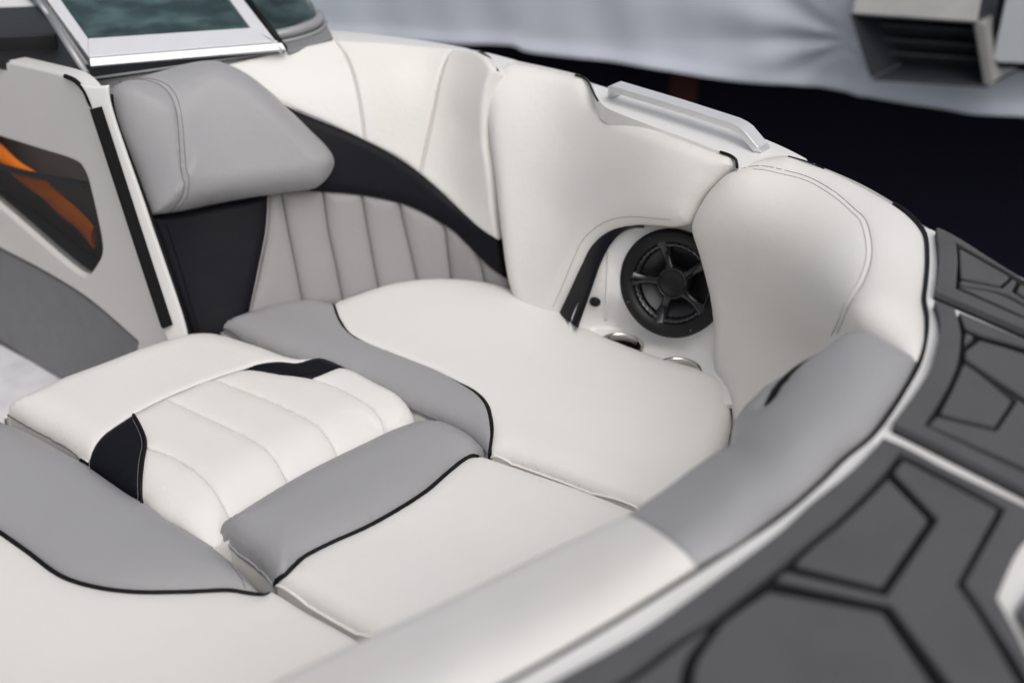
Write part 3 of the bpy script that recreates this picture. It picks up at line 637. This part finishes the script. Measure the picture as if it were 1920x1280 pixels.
pieces('middle traction pad with short dark bars', padM,
       [[(1793, 588), (1920, 640), (2075, 705), (2075, 722), (1920, 659), (1832, 633), (1806, 622)], [(1808, 627), (1828, 637), (1808, 655), (1803, 648)],
        [(1835, 642), (1920, 668), (2075, 728), (2075, 860), (1920, 756), (1806, 680), (1806, 664)], [(1803, 687), (1815, 691), (1898, 757), (1864, 808), (1757, 782), (1779, 741)],
        [(1807, 685), (1920, 764), (2075, 866), (2075, 960), (1920, 888), (1738, 806), (1755, 788), (1866, 815), (1904, 760)]],
       [(1789, 584), (1798, 615), (1801, 640), (1799, 664), (1794, 692), (1772, 740), (1732, 804), (1830, 852), (1920, 894), (2078, 968), (2078, 702), (1920, 632)], 2.2)
pieces('lower traction pad in the blurred foreground', padL,
       [[(1664, 898), (1743, 980), (1653, 1110), (1480, 1066), (1515, 1033), (1577, 982)],
        [(1690, 864), (1790, 916), (1874, 960), (1797, 1100), (1838, 1160), (1925, 1310), (1790, 1310), (1664, 1142), (1445, 1094), (1470, 1074), (1658, 1119), (1752, 980), (1668, 892)],
        [(1438, 1112), (1655, 1152), (1688, 1200), (1770, 1320), (1770, 1470), (1294, 1470), (1294, 1290), (1300, 1250), (1338, 1190), (1352, 1172)],
        [(1328, 1184), (1290, 1240), (1277, 1290), (1277, 1470), (960, 1470), (960, 1385), (1180, 1285), (1270, 1218)]],
       [(1685, 857), (1657, 893), (1577, 974), (1515, 1024), (1473, 1060), (1419, 1102), (1342, 1162), (1266, 1210), (1175, 1275), (940, 1400), (940, 1475), (1985, 1475), (1930, 1300), (1845, 1162), (1803, 1102), (1881, 962), (1790, 911)], 4.2)
foam('traction_pad', padR, .012, .012, 'foam', boat)['label'] = 'small traction pad corner at the right edge'

# ------------------------------------------------------------------ seat cushions (lift out)
DN = (0, 0, -1)
def cushion(label, loc): return tag(empty('seat_cushion', loc), label, 'cushion', 'lift out seat cushions in the bow')
def near(pts, zb, zt, out=0.):         # traced at the lower edge: move to where that edge sits under the top plane
    P_ = np.array([atz(q_[0], q_[1], zb) for q_ in pts]); return [tuple(q_) for q_ in proj(np.c_[P_[:, :2], np.full(len(P_), zt)])[0]]
def far(pts, zs, zt, out):             # traced as a silhouette of the rounding: the edge itself lies a little beyond
    P_ = np.array([atz(q_[0], q_[1], zs) for q_ in pts])[:, :2]; t_ = np.gradient(P_, axis=0); t_ /= np.linalg.norm(t_, axis=1)[:, None]
    n_ = np.c_[-t_[:, 1], t_[:, 0]]; n_ *= np.sign(n_@np.array([-.15, 1.]))[:, None]; P_ = P_+n_*out
    return [tuple(q_) for q_ in proj(np.c_[P_, np.full(len(P_), zt)])[0]]
def boxing(name, pts, surf, z0, z1, m, parent, inset=.004):
    q = smooth(pts, step=8)[:, :2]; P_ = surf.pos(q)[:, :2]; cen_ = P_.mean(0)
    t_ = np.roll(P_, -1, 0)-np.roll(P_, 1, 0); t_ /= np.linalg.norm(t_, axis=1)[:, None]+1e-9; nn_ = np.c_[-t_[:, 1], t_[:, 0]]
    if inside(P_+nn_*.004, P_).mean() < .5: nn_ = -nn_
    n_ = len(P_); V_ = []; F_ = []
    zs = [(z0, inset), (z0-.012, inset*.2), ((z0+z1)/2, 0), (z1+.012, inset*.3), (z1, inset*2)]
    for z_, i_ in zs: V_ += np.c_[P_+nn_*i_, np.full(n_, z_)].tolist()
    for j in range(len(zs)-1):
        for i in range(n_): F_.append((j*n_+i, j*n_+(i+1) % n_, (j+1)*n_+(i+1) % n_, (j+1)*n_+i))
    V_.append((*cen_, z0-.002)); V_.append((*cen_, z1))
    for i in range(n_): F_.append((n_*4+(i+1) % n_, n_*4+i, len(V_)-1))
    return add(name, V_, F_, m, parent)
def rr(pts, r): return [(x, y, r) for x, y in pts]
# far cushion
c1 = cushion('large white seat cushion with grey inner strip below the speaker', (.1, 2.1, -.52))
zt, zb = -.395, -.425; G1 = Z(zt)
g_top = far([(422, 608), (437, 599), (470, 587), (518, 573), (569, 564), (597, 566), (622, 571), (640, 565), (674, 553), (724, 537), (774, 528), (828, 525), (875, 527), (925, 535), (976, 552), (1026, 572), (1077, 601), (1117, 627), (1161, 646), (1211, 664), (1261, 680), (1315, 696), (1340, 710)], zt-.008, zt, .018)
rear = g_top[7:]; g_top = g_top[:7]
g_bnd = [(633, 591), (645, 612), (659, 626), (704, 647), (766, 671), (822, 694), (861, 715), (895, 737), (912, 757), (919, 777), (923, 805)]
g_end = near([(919, 857)], zb, zt)
g_low = near([(900, 836), (872, 813), (833, 792), (794, 774), (749, 754), (709, 734), (670, 716), (645, 709), (602, 695), (557, 678), (512, 661), (456, 636), (417, 619)], zb, zt)
right = near([(1361, 735), (1370, 765), (1370, 795), (1360, 845), (1330, 895), (1270, 950), (1230, 975)], zb, zt)
front = near([(1200, 957), (1110, 923), (1040, 896), (960, 868)], zb, zt)
tot1 = rr(g_top+rear+right, .05)+rr(front+g_end+g_low, .055)
tt = [(tot1, .030, .05)]
pg = pad('grey_strip', g_top+g_bnd+g_end+g_low, G1, 'grey', c1, puck=.0004, T=.006, R=.016, off=-.034, total=tt, skirt=.006, sdir=DN, step=9, stepy=5, wob=.0005)
pw = pad('white_top', g_top[-1:]+g_bnd+g_end+front[::-1]+right[::-1]+rear[::-1], G1, 'white', c1, puck=.0004, T=.005, R=.012, off=-.034, total=tt, skirt=.03, sdir=DN, step=10, stepy=5, wob=.0008)
boxing('boxing', g_top+rear+right+front+g_end+g_low, G1, zb-.004, -.535, 'white', c1)
wl = smooth(g_top[-1:]+g_bnd+g_end, False)[:, :2]
tube('welt', pg.pos(wl, .0005), np.clip(np.interp(np.linspace(0, 1, len(wl)), [0, .12, .2, .25, .62, .70, .8, 1], [.0035, .0035, .002, .0004, .0004, .003, .005, .004]), .0003, 1), 'welt', pg.o, k=8)
tube('piping', pg.pos(smooth((g_end+g_low), False)[:, :2], .001), .0016, 'thread', pg.o, k=6)
tube('piping', pw.pos(smooth(g_end+front[::-1], False)[:, :2], .001), .0024, 'white', pw.o, k=6)
tube('piping', pw.pos(smooth(rear[-1:]+right[:4], False)[:, :2], .001), .0018, 'thread_l', pw.o, k=6)

# centre filler cushion with ribs
c3 = cushion('ribbed white centre cushion with two black corner insets', (-.45, 2.0, -.52))
zt, zb = -.392, -.43; G3 = Z(zt)
band_hi = far([(14, 761), (20, 757), (45, 745), (115, 711), (195, 681), (270, 653), (322, 637), (350, 629), (375, 626), (400, 627), (425, 633), (480, 650), (545, 672)], zt-.010, zt, .018)
l_low = near([(147, 856), (100, 824), (50, 797), (14, 775)], zb, zt)
l_low2 = near([(334, 985), (296, 965), (268, 942), (230, 918)], zb, zt)
rightc = near([(610, 690), (665, 712), (715, 738), (760, 762), (782, 792)], zb, zt)
frontc = near([(775, 830), (700, 870), (600, 925), (500, 975), (430, 1010), (400, 1026)], zb, zt)
tot3 = rr(band_hi, .05)+rr(rightc, .035)+rr(frontc, .14)+[(*q_, r_) for q_, r_ in zip(l_low2, (.13, .11, .08, .06))]+rr(l_low, .05)
tt3 = [(tot3, .038, .05)]
band_lo = [(557, 677), (527, 675), (484, 680), (455, 690), (400, 708), (350, 727), (310, 744), (250, 775), (200, 808), (160, 838)]
S0 = [(271, 834), (300, 843), (337, 860), (375, 885), (405, 913), (428, 940), (446, 968), (458, 992)]
S1_ = [(310, 744), (340, 757), (375, 774), (437, 802), (480, 825), (510, 846), (536, 872), (555, 900), (562, 930)]
S2_ = [(400, 708), (442, 723), (512, 751), (569, 778), (605, 799), (628, 822), (642, 850), (650, 885)]
S3_ = [(583, 706), (625, 720), (667, 740), (704, 762), (721, 782), (730, 805), (736, 840)]
accL = l_low[:1]+[(160, 838), (200, 808), (250, 775), (262, 797), (271, 820), (272, 835), (266, 865), (260, 900), (262, 922)]+l_low2[2:]
accR = [(455, 690), (484, 680), (527, 675), (557, 677)]+rightc[:2]+[(583, 706), (527, 698)]
vl = [([(800, 790), (746, 803), (690, 829), (577, 885), (472, 948), (425, 985), (395, 1040)], .040, .062)]
kw = dict(total=tt3, valley=vl, skirt=.03, sdir=DN, step=8, stepy=5, R=.014, off=-.042)
pb = pad('rear_band', band_hi+rightc[:1]+band_lo+l_low, G3, 'white', c3, T=.004, wob=.0006, **kw)
pal = pad('black_inset', accL, G3, 'black', c3, T=.004, **dict(kw, skirt=.008))
pad('black_inset', accR, G3, 'black', c3, T=.004, **kw)
kw['R'] = .03; kw['step'] = 6; kw['stepy'] = 4; kw['off'] = -.044; kw['gd'] = 0
pad('rib', [(272, 836)]+S0[1:]+frontc[-2:]+l_low2[:3]+[(262, 922), (260, 900), (266, 865)], G3, 'white', c3, T=.007, **kw)
pad('rib', [(250, 776), (310, 744)]+S1_[1:]+[frontc[3]]+S0[::-1]+[(271, 820), (262, 797)], G3, 'white', c3, T=.007, **kw)
pad('rib', [(310, 744), (350, 727), (400, 708)]+S2_[1:]+[frontc[2]]+S1_[:0:-1], G3, 'white', c3, T=.007, **kw)
pad('rib', [(400, 708), (455, 690), (527, 698)]+S3_+[frontc[1]]+S2_[:0:-1], G3, 'white', c3, T=.007, **kw)
pad('rib', S3_[:1]+rightc[1:]+frontc[:1]+S3_[:0:-1], G3, 'white', c3, T=.007, **kw)
tube('welt', pal.pos(smooth([(250, 776), (262, 797), (271, 820), (272, 835), (266, 865), (260, 900), (262, 922)], False)[:, :2], .002), .003, 'welt', pal.o, k=6)
seam(pal, [[(248, 784), (258, 803), (265, 822), (266, 835), (260, 862), (254, 898), (255, 918)]], 'thread', .0006)
boxing('boxing', band_hi+rightc+frontc+l_low2+l_low, G3, zb-.005, -.53, 'white', c3)
tube('piping', pb.pos(smooth(l_low, False)[:, :2], .001), .0016, 'thread', pb.o, k=6)
tube('piping', pb.pos(smooth(band_lo[3:], False)[:, :2], .0008), .0008, 'thread_l', pb.o, k=6)

# forward filler cushion
c4 = cushion('white cushion with grey roll joining the two side seats at the bow', (.0, 1.7, -.52))
zt, zb = -.412, -.436; G4 = Z(zt)
f_aft = far([(419, 981), (440, 966), (472, 945), (577, 882), (690, 826), (746, 800), (795, 786), (825, 788), (870, 809), (892, 830)], zt+.010, zt, .022)
f_c = [(903, 852)]
f_bnd = [(877, 861), (840, 889), (802, 922), (757, 952), (690, 990), (615, 1024), (570, 1048), (536, 1076)]
f_l0 = near([(516, 1100)], zb, zt)
f_left = near([(484, 1060), (446, 1030), (415, 1001)], zb, zt)
f_edge = [(1000, 884), (1080, 911), (1200, 957), (1262, 980)]
f_near = [(1180, 1120), (1000, 1240)]+near([(820, 1270), (671, 1190), (634, 1170), (577, 1136)], zb, zt)
tt4 = [(rr(f_aft, .05)+rr(f_c+f_edge, .02)+rr(f_near+f_l0, .03)+rr(f_left, .025), .024, .03)]
tot4 = f_aft+f_c+f_edge+f_near+f_l0+f_left
pr = pad('grey_roll', f_aft+f_c+f_bnd+f_l0+f_left, G4, 'grey', c4, puck=.0004, T=.032, R=.075, off=-.034, total=tt4, skirt=.006, sdir=DN, step=9, stepy=5, wob=.0005)
pf = pad('white_top', f_c+f_bnd+f_l0+f_near[::-1]+f_edge[::-1], G4, 'white', c4, puck=.0004, T=.008, R=.03, off=-.024, total=tt4, skirt=.03, sdir=DN, step=10, stepy=5, wob=.0008)
boxing('boxing', tot4, G4, zb-.006, -.535, 'white', c4)
tube('welt', pf.pos(smooth(f_c+f_bnd+f_l0, False)[:, :2], .003), .0040, 'welt', pr.o, k=8)
tube('piping', pr.pos(smooth(f_l0+f_left[:-1]+near([(420, 1006)], zb, zt), False)[:, :2], .001), .0022, 'grey', pr.o, k=6)
tube('piping', pf.pos(smooth(f_l0+f_near[::-1][:4], False)[:, :2], .001), .003, 'white', pf.o, k=6)

# near cushion
c2 = cushion('near white seat cushion with wide grey roll at lower left', (-.6, 1.6, -.52))
zt, zb = -.420, -.442; G2 = Z(zt)
n_aft = far([(-120, 735), (-40, 770), (0, 790), (25, 798), (75, 824), (145, 864), (230, 922), (268, 943), (296, 966), (334, 986), (401, 1032), (435, 1062), (457, 1088), (470, 1105)], zt+.010, zt, .020)
n_bnd = [(478, 1112), (425, 1110), (350, 1113), (250, 1113), (175, 1103), (115, 1083), (50, 1036), (0, 1001), (-60, 962), (-120, 935)]
n_out = near([(512, 1122), (577, 1160), (660, 1206), (720, 1246), (800, 1310)], zb, zt)+[(760, 1420), (-120, 1420)]
tt2 = [(rr(n_aft, .05)+rr(n_out, .03), .020, .03)]
pr2 = pad('grey_roll', n_aft+n_bnd, G2, 'grey', c2, puck=.0004, T=.034, R=.09, off=-.03, total=tt2, skirt=.006, sdir=DN, step=10, stepy=6, wob=.0006)
pf2 = pad('white_top', n_bnd[::-1]+n_out, G2, 'white', c2, T=.009, R=.04, off=-.02, total=tt2, skirt=.03, sdir=DN, step=12, stepy=7, wob=.0008)
boxing('boxing', n_aft+n_out, G2, zb-.006, -.54, 'white', c2)
tube('welt', pf2.pos(smooth(n_bnd[::-1]+n_out[:1], False)[:, :2], .003), .0042, 'welt', pr2.o, k=8)
seam(pr2, [[(428, 1058), (448, 1082), (460, 1104)]], 'thread', .0006)

# ------------------------------------------------------------------ grab handle
hp = [(1153, 178, .002), (1151, 165, .025), (1157, 163, .031), (1270, 197, .031), (1378, 232, .031), (1392, 239, .029), (1401, 246, .026), (1426, 276, .007), (1431, 281, .0)]
H3 = np.array([atz(*q_) for q_ in hp]); lat = nrmz(np.cross(H3[4]-H3[3], (0, 0, 1)))
V_ = []; F_ = []
for i in range(len(H3)):
    T_ = nrmz(H3[min(i+1, len(H3)-1)]-H3[max(i-1, 0)]); nn_ = nrmz(np.cross(lat, T_)); nn_ = nn_ if i > 2 and nn_[2] > 0 or i <= 2 else -nn_
    if i <= 2: nn_ = nrmz(-(H3[4]-H3[3])*(1 if i == 0 else .9)+np.array([0, 0, (0, .25, .4)[i]]))
    for a_, b2 in ((-1, -1), (1, -1), (1, 1), (-1, 1)): V_.append(H3[i]+lat*.0148*a_+nn_*.0065*b2)
for i in range(len(H3)-1):
    for j in range(4): F_.append((i*4+j, i*4+(j+1) % 4, i*4+4+(j+1) % 4, i*4+4+j))
F_ += [(3, 2, 1, 0), tuple(len(V_)-4+j for j in range(4))]
gh = add('grab_handle', V_, F_, 'alu', boat, flat=True); bevel(gh, .0025, 3)
gh['label'] = 'satin metal grab handle on the far gunwale'

# ------------------------------------------------------------------ windshield
ws = empty('windshield', (-.6, 2.5, .03)); ws.parent = boat; ws.location = Vector((-.6, 2.5, .03))-Vector(boat.location)
WP = Plane(atz(166, 107, .035), atz(513, 78, .035), atz(86, 2, .105))
wnv = WP.n
fo = [(-10, -124), (166, 107), (513, 78), (352, -124)]; fi = [(14, -128), (165, 72), (469, 52), (330, -128)]
def bar(name, pts, th, m, parent, nrm=None, o=0.): 
    P_ = WP.pos(pts)+wnv*o; v_, f2 = prism_geo(P_, wnv, th); return bevel(add(name, v_, f2, m, parent, flat=True), .0015, 2)
bar('frame_bar', [(82, 0-8), (166, 107), (165, 72), (108, -8)], .018, 'frame', ws)
bar('frame_bar', [(166, 107), (522, 78), (469, 52), (165, 72)], .018, 'frame', ws)
bar('frame_bar', [(425, -8), (469, 52), (529, 92), (451, -8)], .018, 'frame', ws)
bar('glass', [(110, -8), (163, 70), (471, 50), (428, -8)], .005, 'glass', ws, o=-.006)
# lower edge lip of the frame
a, b_ = WP.pos([(166, 107), (529, 78)]); a2, b2 = a-wnv*.018, b_-wnv*.018
lv, lf = prism_geo([atz(167, 109, .034), atz(528, 80, .034), atz(536, 93, .022), atz(169, 125, .022)], (0, -.8, .6), .01)
bevel(add('frame_lip', lv, lf, 'frame', ws, flat=True), .0015)
tube('hinge', [WP.pos([(62, -8)])[0]+wnv*.004, WP.pos([(93, 34)])[0]+wnv*.004], .0052, 'hinge', ws, k=12)
tube('hinge', [WP.pos([(93, 34)])[0]+wnv*.006, WP.pos([(163, 143)])[0]+wnv*.006], .0062, 'hinge', ws, k=12)
tube('hinge_rail', [WP.pos([(72, -8)])[0]+wnv*.0, WP.pos([(163, 122)])[0]], .0045, 'trim', ws, k=8)
tube('hinge_pin', [WP.pos([(162, 141)])[0]+wnv*.007, WP.pos([(164, 146)])[0]+wnv*.007], .0028, 'rubber', ws, k=10)
for (x, y) in ((150, 78), (496, 57)):
    p_ = WP.pos([(x, y)])[0]; e1 = nrmz(np.cross(wnv, (0, 0, 1))); e2 = np.cross(wnv, e1)
    V_ = [p_+(e1*math.cos(6.283*j/10)+e2*math.sin(6.283*j/10))*(.004 if k_ == 0 else .0028)+wnv*(.0002 if k_ == 0 else .002) for k_ in range(2) for j in range(10)]
    add('screw', V_, [(j, (j+1) % 10, 10+(j+1) % 10, 10+j) for j in range(10)]+[tuple(range(10, 20))], 'frame', ws)
# black sheet standing for the shaded gap below the frame, track
gv, gf = prism_geo([atz(158, 151, .005), atz(300, 131, .005), atz(430, 111, .005), atz(540, 97, .005), atz(545, 80, .005), atz(480, 60, .005), atz(150, 90, .005)], UPV, .004)
add('seal_strip', gv, gf, 'rubber', ws, flat=True)
tube('track', [atz(x, y, .008) for x, y in [(164, 149), (300, 130), (400, 115), (533, 97)]], .0028, 'trim', ws, k=8)
# fixed corner glass behind
CB = [(518, 66), (545, 60), (572, 52), (592, 43), (600, 35), (598, 27)]
cw = [(x, y) for x, y in CB]; base3 = np.array([atz(x, y, .03) for x, y in smooth(cw, False, 5)[:, :2]])
top3 = base3+np.array([-.26, .24, .20]); n_ = len(base3)
add('corner_glass', np.r_[base3, top3], [(i, i+1, n_+i+1, n_+i) for i in range(n_-1)], 'glass', ws)
tube('corner_trim', base3, .010, 'hinge', ws, k=10)
tube('corner_trim', [atz(x, y, .015) for x, y in smooth([(527, 79), (560, 72), (590, 62), (606, 52), (611, 42)], False, 5)[:, :2]], .0045, 'hinge', ws, k=8)
gv, gf = prism_geo([atz(x, y, .012) for x, y in smooth([(524, 70), (540, 96), (580, 85), (624, 68), (618, 55), (608, 40), (580, 45)], True, 6, 30)[:, :2]], UPV, .01)
bevel(add('corner_gasket', gv, gf, 'trim', ws, flat=True), .003)
pa, pb_ = atz(534, 92, .02), WP.pos([(459, -8)])[0]
tube('mullion', [pa, pb_], .0065, 'rubber', ws, k=8)

# ------------------------------------------------------------------ console side, walkthrough
# dash top behind the windshield and the added sheet seen through the glass
dv, df = prism_geo([atz(x, y, .004) for x, y in [(0, 112), (60, 126), (122, 141), (150, 152), (165, 140), (165, 100), (110, 10), (-150, 20), (-150, 80)]], UPV, .02)
add('dash', dv, df, 'dash', boat, flat=True)
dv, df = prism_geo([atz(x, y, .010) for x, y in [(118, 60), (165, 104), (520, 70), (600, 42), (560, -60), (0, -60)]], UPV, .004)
dsh = add('dash_cover', dv, df, 'cloth', boat, flat=True)  # made-up sheet, its mottling imitates the view and reflections in the glass
# raised console hump and cockpit seat in the top left
hv, hf = prism_geo([atz(-120, 66, .035), atz(0, 68, .035), atz(104, 64, .035), atz(104, 40, .035), atz(-120, 40, .035)], UPV, .035)
bevel(add('console_step', hv, hf, 'dash', boat, flat=True), .004)
CS = Plane(atd(0, 0, 3.15), atd(60, 0, 3.15), atd(0, 60, 3.10))
pad('cockpit_seat', [(-150, -80), (70, -80), (58, 8), (40, 50), (34, 62), (-150, 66)], CS, 'beige', boat, T=.02, R=.03, skirt=.1)
JP = Plane(atz(172, 190, 0), atz(0, 113, 0), atz(318, 640, -.44))
JF = lambda o: Plane(JP.o+JP.n*o, JP.o+JP.n*o+np.cross(JP.n, (0, 0, 1)), JP.o+JP.n*o+np.cross(JP.n, np.cross(JP.n, (0, 0, 1))))
pk = [(-60, 238), (0, 257), (69, 279), (135, 300), (150, 308), (160, 324), (168, 351), (191, 465), (188, 482), (170, 512), (161, 517), (148, 512), (0, 387), (-60, 338)]
jo = [(-200, 66), (0, 112), (60, 126), (122, 142), (138, 150), (158, 170), (170, 196), (240, 406), (318, 640), (325, 690), (250, 690), (258, 641), (165, 561), (80, 508), (0, 466), (-200, 360)]
# console side panel with the pocket opening cut out
def panel_with_hole(name, outer, holep, pl, th, m, parent, sa=25, rnd=.006):
    bo = smooth(outer, step=9, ang=sa)[:, :2]; bi_ = smooth(holep, step=7, ang=sa)[:, :2]
    n_o, n_i = len(bo), len(bi_); al = np.r_[bo, bi_]
    extra = []
    for Q, sgn in ((bo, 1), (bi_, -1)):
        t_ = np.roll(Q, -1, 0)-np.roll(Q, 1, 0); t_ /= np.linalg.norm(t_, axis=1)[:, None]+1e-9; nn_ = np.c_[-t_[:, 1], t_[:, 0]]
        if (inside(Q+nn_*1.2, Q).mean() < .5) == (sgn > 0): nn_ = -nn_
        for o_ in (1.5, 3.5, 6.5): extra.append(Q+nn_*o_)
    ex_ = np.concatenate(extra); ex_ = ex_[inside(ex_, bo) & ~inside(ex_, bi_)]; dd = np.minimum(segdist(ex_, bo)[0], segdist(ex_, bi_)[0]); ex_ = ex_[dd > 1.2]
    al2 = np.r_[al, ex_]
    r_ = delaunay_2d_cdt([Vector(q_) for q_ in al2.tolist()], [(i, (i+1) % n_o) for i in range(n_o)]+[(n_o+i, n_o+(i+1) % n_i) for i in range(n_i)], [], 1, 1e-4)
    v2 = np.array([tuple(v_) for v_ in r_[0]]); f0 = [tuple(f_) for f_ in r_[2]]
    ce = np.array([v2[list(f_)].mean(0) for f_ in f0]); f0 = [f_ for f_, k_ in zip(f0, ~inside(ce, bi_)) if k_]
    P3 = pl.pos(v2); B3 = [pl.pos(bo), pl.pos(bi_)]; dd = np.minimum(segdist(P3, B3[0])[0], segdist(P3, B3[1])[0])
    t_ = np.clip(dd/rnd, 0, 1); P3 = P3+pl.n*(rnd*(np.sqrt(1-(1-t_)**2)-1))[:, None]
    a_, b3_, c3_ = (P3[[f_[i] for f_ in f0]] for i in range(3))
    if np.einsum('ij,j->i', np.cross(b3_-a_, c3_-a_), pl.n).sum() < 0: f0 = [f_[::-1] for f_ in f0]
    nV = len(P3); V_ = np.r_[P3, P3-pl.n*th].tolist(); F_ = list(f0); cnt = set((f_[i], f_[(i+1) % len(f_)]) for f_ in f0 for i in range(len(f_)))
    for (a4, b4) in cnt:
        if (b4, a4) not in cnt: F_.append((b4, a4, a4+nV, b4+nV))
    return add(name, V_, F_, m, parent)
con = panel_with_hole('console_side', jo, pk, JP, .03, 'liner', boat)
# recess behind the opening
v, f_ = prism_geo(JF(-.07).pos([(-80, 200), (210, 200), (230, 560), (-80, 560)]), JP.n, .01); add('pocket_back', v, f_, 'pocket', con, flat=True)
# kick panel and lower line
kick = pad('kick_panel', [(-200, 362), (0, 468), (80, 510), (165, 563), (258, 643), (330, 720), (330, 800), (117, 709), (0, 645), (-200, 545)], JF(-.008), 'carpet', boat, T=.002, R=.004, skirt=.02)
zf = -.66
SP_ = JP.pos([(0, 648), (117, 712)])
fl_ = atz(0, 650, 0)
zf = JF(-.008).pos([(60, 677)])[0][2]
v, f_ = prism_geo([atz(-300, 480, zf), atz(0, 646, zf), atz(117, 709, zf), atz(330, 810, zf), atz(250, 1000, zf), atz(-300, 900, zf)], UPV, .02); add('walkway', v, f_, 'floor', boat, flat=True)
# edge column of the bulkhead, black door seal
colm = pad('bulkhead_edge', [(150, 157), (183, 162), (203, 160), (206, 190), (278, 405), (352, 630), (352, 660), (318, 650), (240, 420), (186, 250), (172, 200), (160, 172)], Surf(list(JF(.010).pos([(165, 180), (190, 260), (240, 410), (318, 645)]))+list(JF(-.012).pos([(206, 185), (240, 290), (278, 405), (352, 635)]))), 'gel', boat, T=.003, R=.005, skirt=.004, step=6, stepy=8)
sp = smooth([(178, 203), (205, 285), (245, 408), (285, 530), (312, 612)], False, 8)[:, :2]
q = JF(.012).pos(sp); lt = nrmz(np.cross(q[-1]-q[0], JP.n))
V_ = []; F_ = []
for p_ in q:
    for a_, b2 in ((-1, -1), (-1, 1), (-.55, 1.25), (-.45, .7), (1, .7), (1, -1)): V_.append(p_+lt*.0085*a_+JP.n*.010*b2)
for i in range(len(q)-1):
    for j in range(6): F_.append((i*6+j, i*6+(j+1) % 6, i*6+6+(j+1) % 6, i*6+6+j))
F_ += [tuple(range(6))[::-1], tuple(len(V_)-6+j for j in range(6))]
ds = add('door_seal', V_, F_, 'rubber', boat, flat=True); bevel(ds, .001)
tube('gap_seal', JF(.004).pos(smooth([(122, 143), (140, 151), (158, 170), (170, 196), (178, 205)], False, 5)[:, :2]), .0045, 'rubber', boat, k=8)
tube('gap_seal', JF(-.02).pos(smooth([(207, 178), (209, 200), (218, 235), (254, 331), (281, 405), (318, 510), (358, 635)], False, 8)[:, :2]), .0055, 'rubber', boat, k=8)  # black tube standing for the shade in the gap beside the head bolster
# mesh pocket
mp = JF(-.008)
hem = [(-60, 292), (0, 313), (50, 326), (90, 334), (168, 348)]
v, f_ = [], []
hs_ = smooth(hem, False, 8)[:, :2]; up_ = mp.pos(hs_-[0, 5]); dn_ = mp.pos(hs_+[0, 6]); n_ = len(hs_)
v = np.r_[up_, dn_, up_-JP.n*.004, dn_-JP.n*.004]
f_ = [(i, i+n_, i+n_+1, i+1) for i in range(n_-1)]+[(i, i+1, i+2*n_+1, i+2*n_) for i in range(n_-1)]+[(i+n_, i+3*n_, i+3*n_+1, i+n_+1) for i in range(n_-1)]
hemo = add('pocket_hem', v, f_, 'meshcloth', con)
mo = [(-60, 300)]+[(x, y+3) for x, y in hem]+[(192, 465), (188, 485), (165, 520), (148, 516), (0, 392), (-60, 345)]
mo = [(-60, 295), (0, 315), (90, 336), (172, 350), (195, 465), (190, 485), (165, 522), (0, 395), (-60, 348)]
mpoly = np.array(mo, float); strips = []
e1 = nrmz(JP.pos([(200, 420)])[0]-JP.pos([(0, 340)])[0]); e2 = np.cross(JP.n, e1); O_ = JP.pos([(80, 420)])[0]-JP.n*.011
bb = mp.pos(mpoly); su = (bb-O_)@e1; sv = (bb-O_)@e2; poly2 = np.c_[su, sv]
def clip_line(p0, d_):                 # intervals of a line inside the pocket outline
    ts = []
    for i in range(len(poly2)):
        a_, b2 = poly2[i], poly2[(i+1) % len(poly2)]; e_ = b2-a_; den = d_[0]*e_[1]-d_[1]*e_[0]
        if abs(den) < 1e-12: continue
        w_ = a_-p0; t_ = (w_[0]*e_[1]-w_[1]*e_[0])/den; u_ = (w_[0]*d_[1]-w_[1]*d_[0])/den
        if 0 <= u_ < 1: ts.append(t_)
    ts.sort(); return list(zip(ts[::2], ts[1::2]))
pit, hw = .0046, .00075
for axis in (0, 1):
    lo, hi = poly2[:, 1-axis].min(), poly2[:, 1-axis].max(); s_ = lo
    while s_ < hi:
        p0 = np.array([0, s_]) if axis == 0 else np.array([s_, 0]); d_ = np.array([1., 0]) if axis == 0 else np.array([0, 1.]); pp = np.array([-d_[1], d_[0]])*hw
        for t0, t1 in clip_line(p0, d_):
            q4 = [p0+d_*t0-pp, p0+d_*t1-pp, p0+d_*t1+pp, p0+d_*t0+pp]
            strips.append(([O_+e1*k_[0]+e2*k_[1]-JP.n*.0006*axis for k_ in q4], [(0, 1, 2, 3)]))
        s_ += pit
msh = add('pocket_mesh', *merge(strips), 'meshcloth', con, flat=True); msh['kind'] = 'stuff'
# dark fold at the foot of the pocket
v, f_ = prism_geo(JF(-.022).pos([(-60, 340), (0, 362), (60, 398), (150, 470), (200, 500), (170, 540), (0, 400), (-60, 352)]), JP.n, .012); add('pocket_fold', v, f_, 'meshcloth', con, flat=True)
# orange strap in the pocket
sc_ = JF(-.022).pos(smooth([(-70, 246), (-10, 284), (60, 340), (120, 390), (176, 446)], False, 8)[:, :2])
V_ = []; F_ = []; tdir = nrmz(sc_[-1]-sc_[0]); pd = nrmz(np.cross(JP.n, tdir))
for i, p_ in enumerate(sc_):
    wv_ = .024+.0012*math.sin(i*.7); bow = .002*math.sin(i*.5)
    for a_, b2 in ((-1, 0), (-.5, .003), (0, .0045), (.5, .003), (1, 0), (1, -.004), (-1, -.004)): V_.append(p_+pd*wv_*a_+JP.n*(b2+bow))
for i in range(len(sc_)-1):
    for j in range(7): F_.append((i*7+j, i*7+(j+1) % 7, i*7+7+(j+1) % 7, i*7+7+j))
st = add('strap', V_, F_, 'orange'); tag(st, 'bright orange strap tucked into the black mesh side pocket', 'strap')
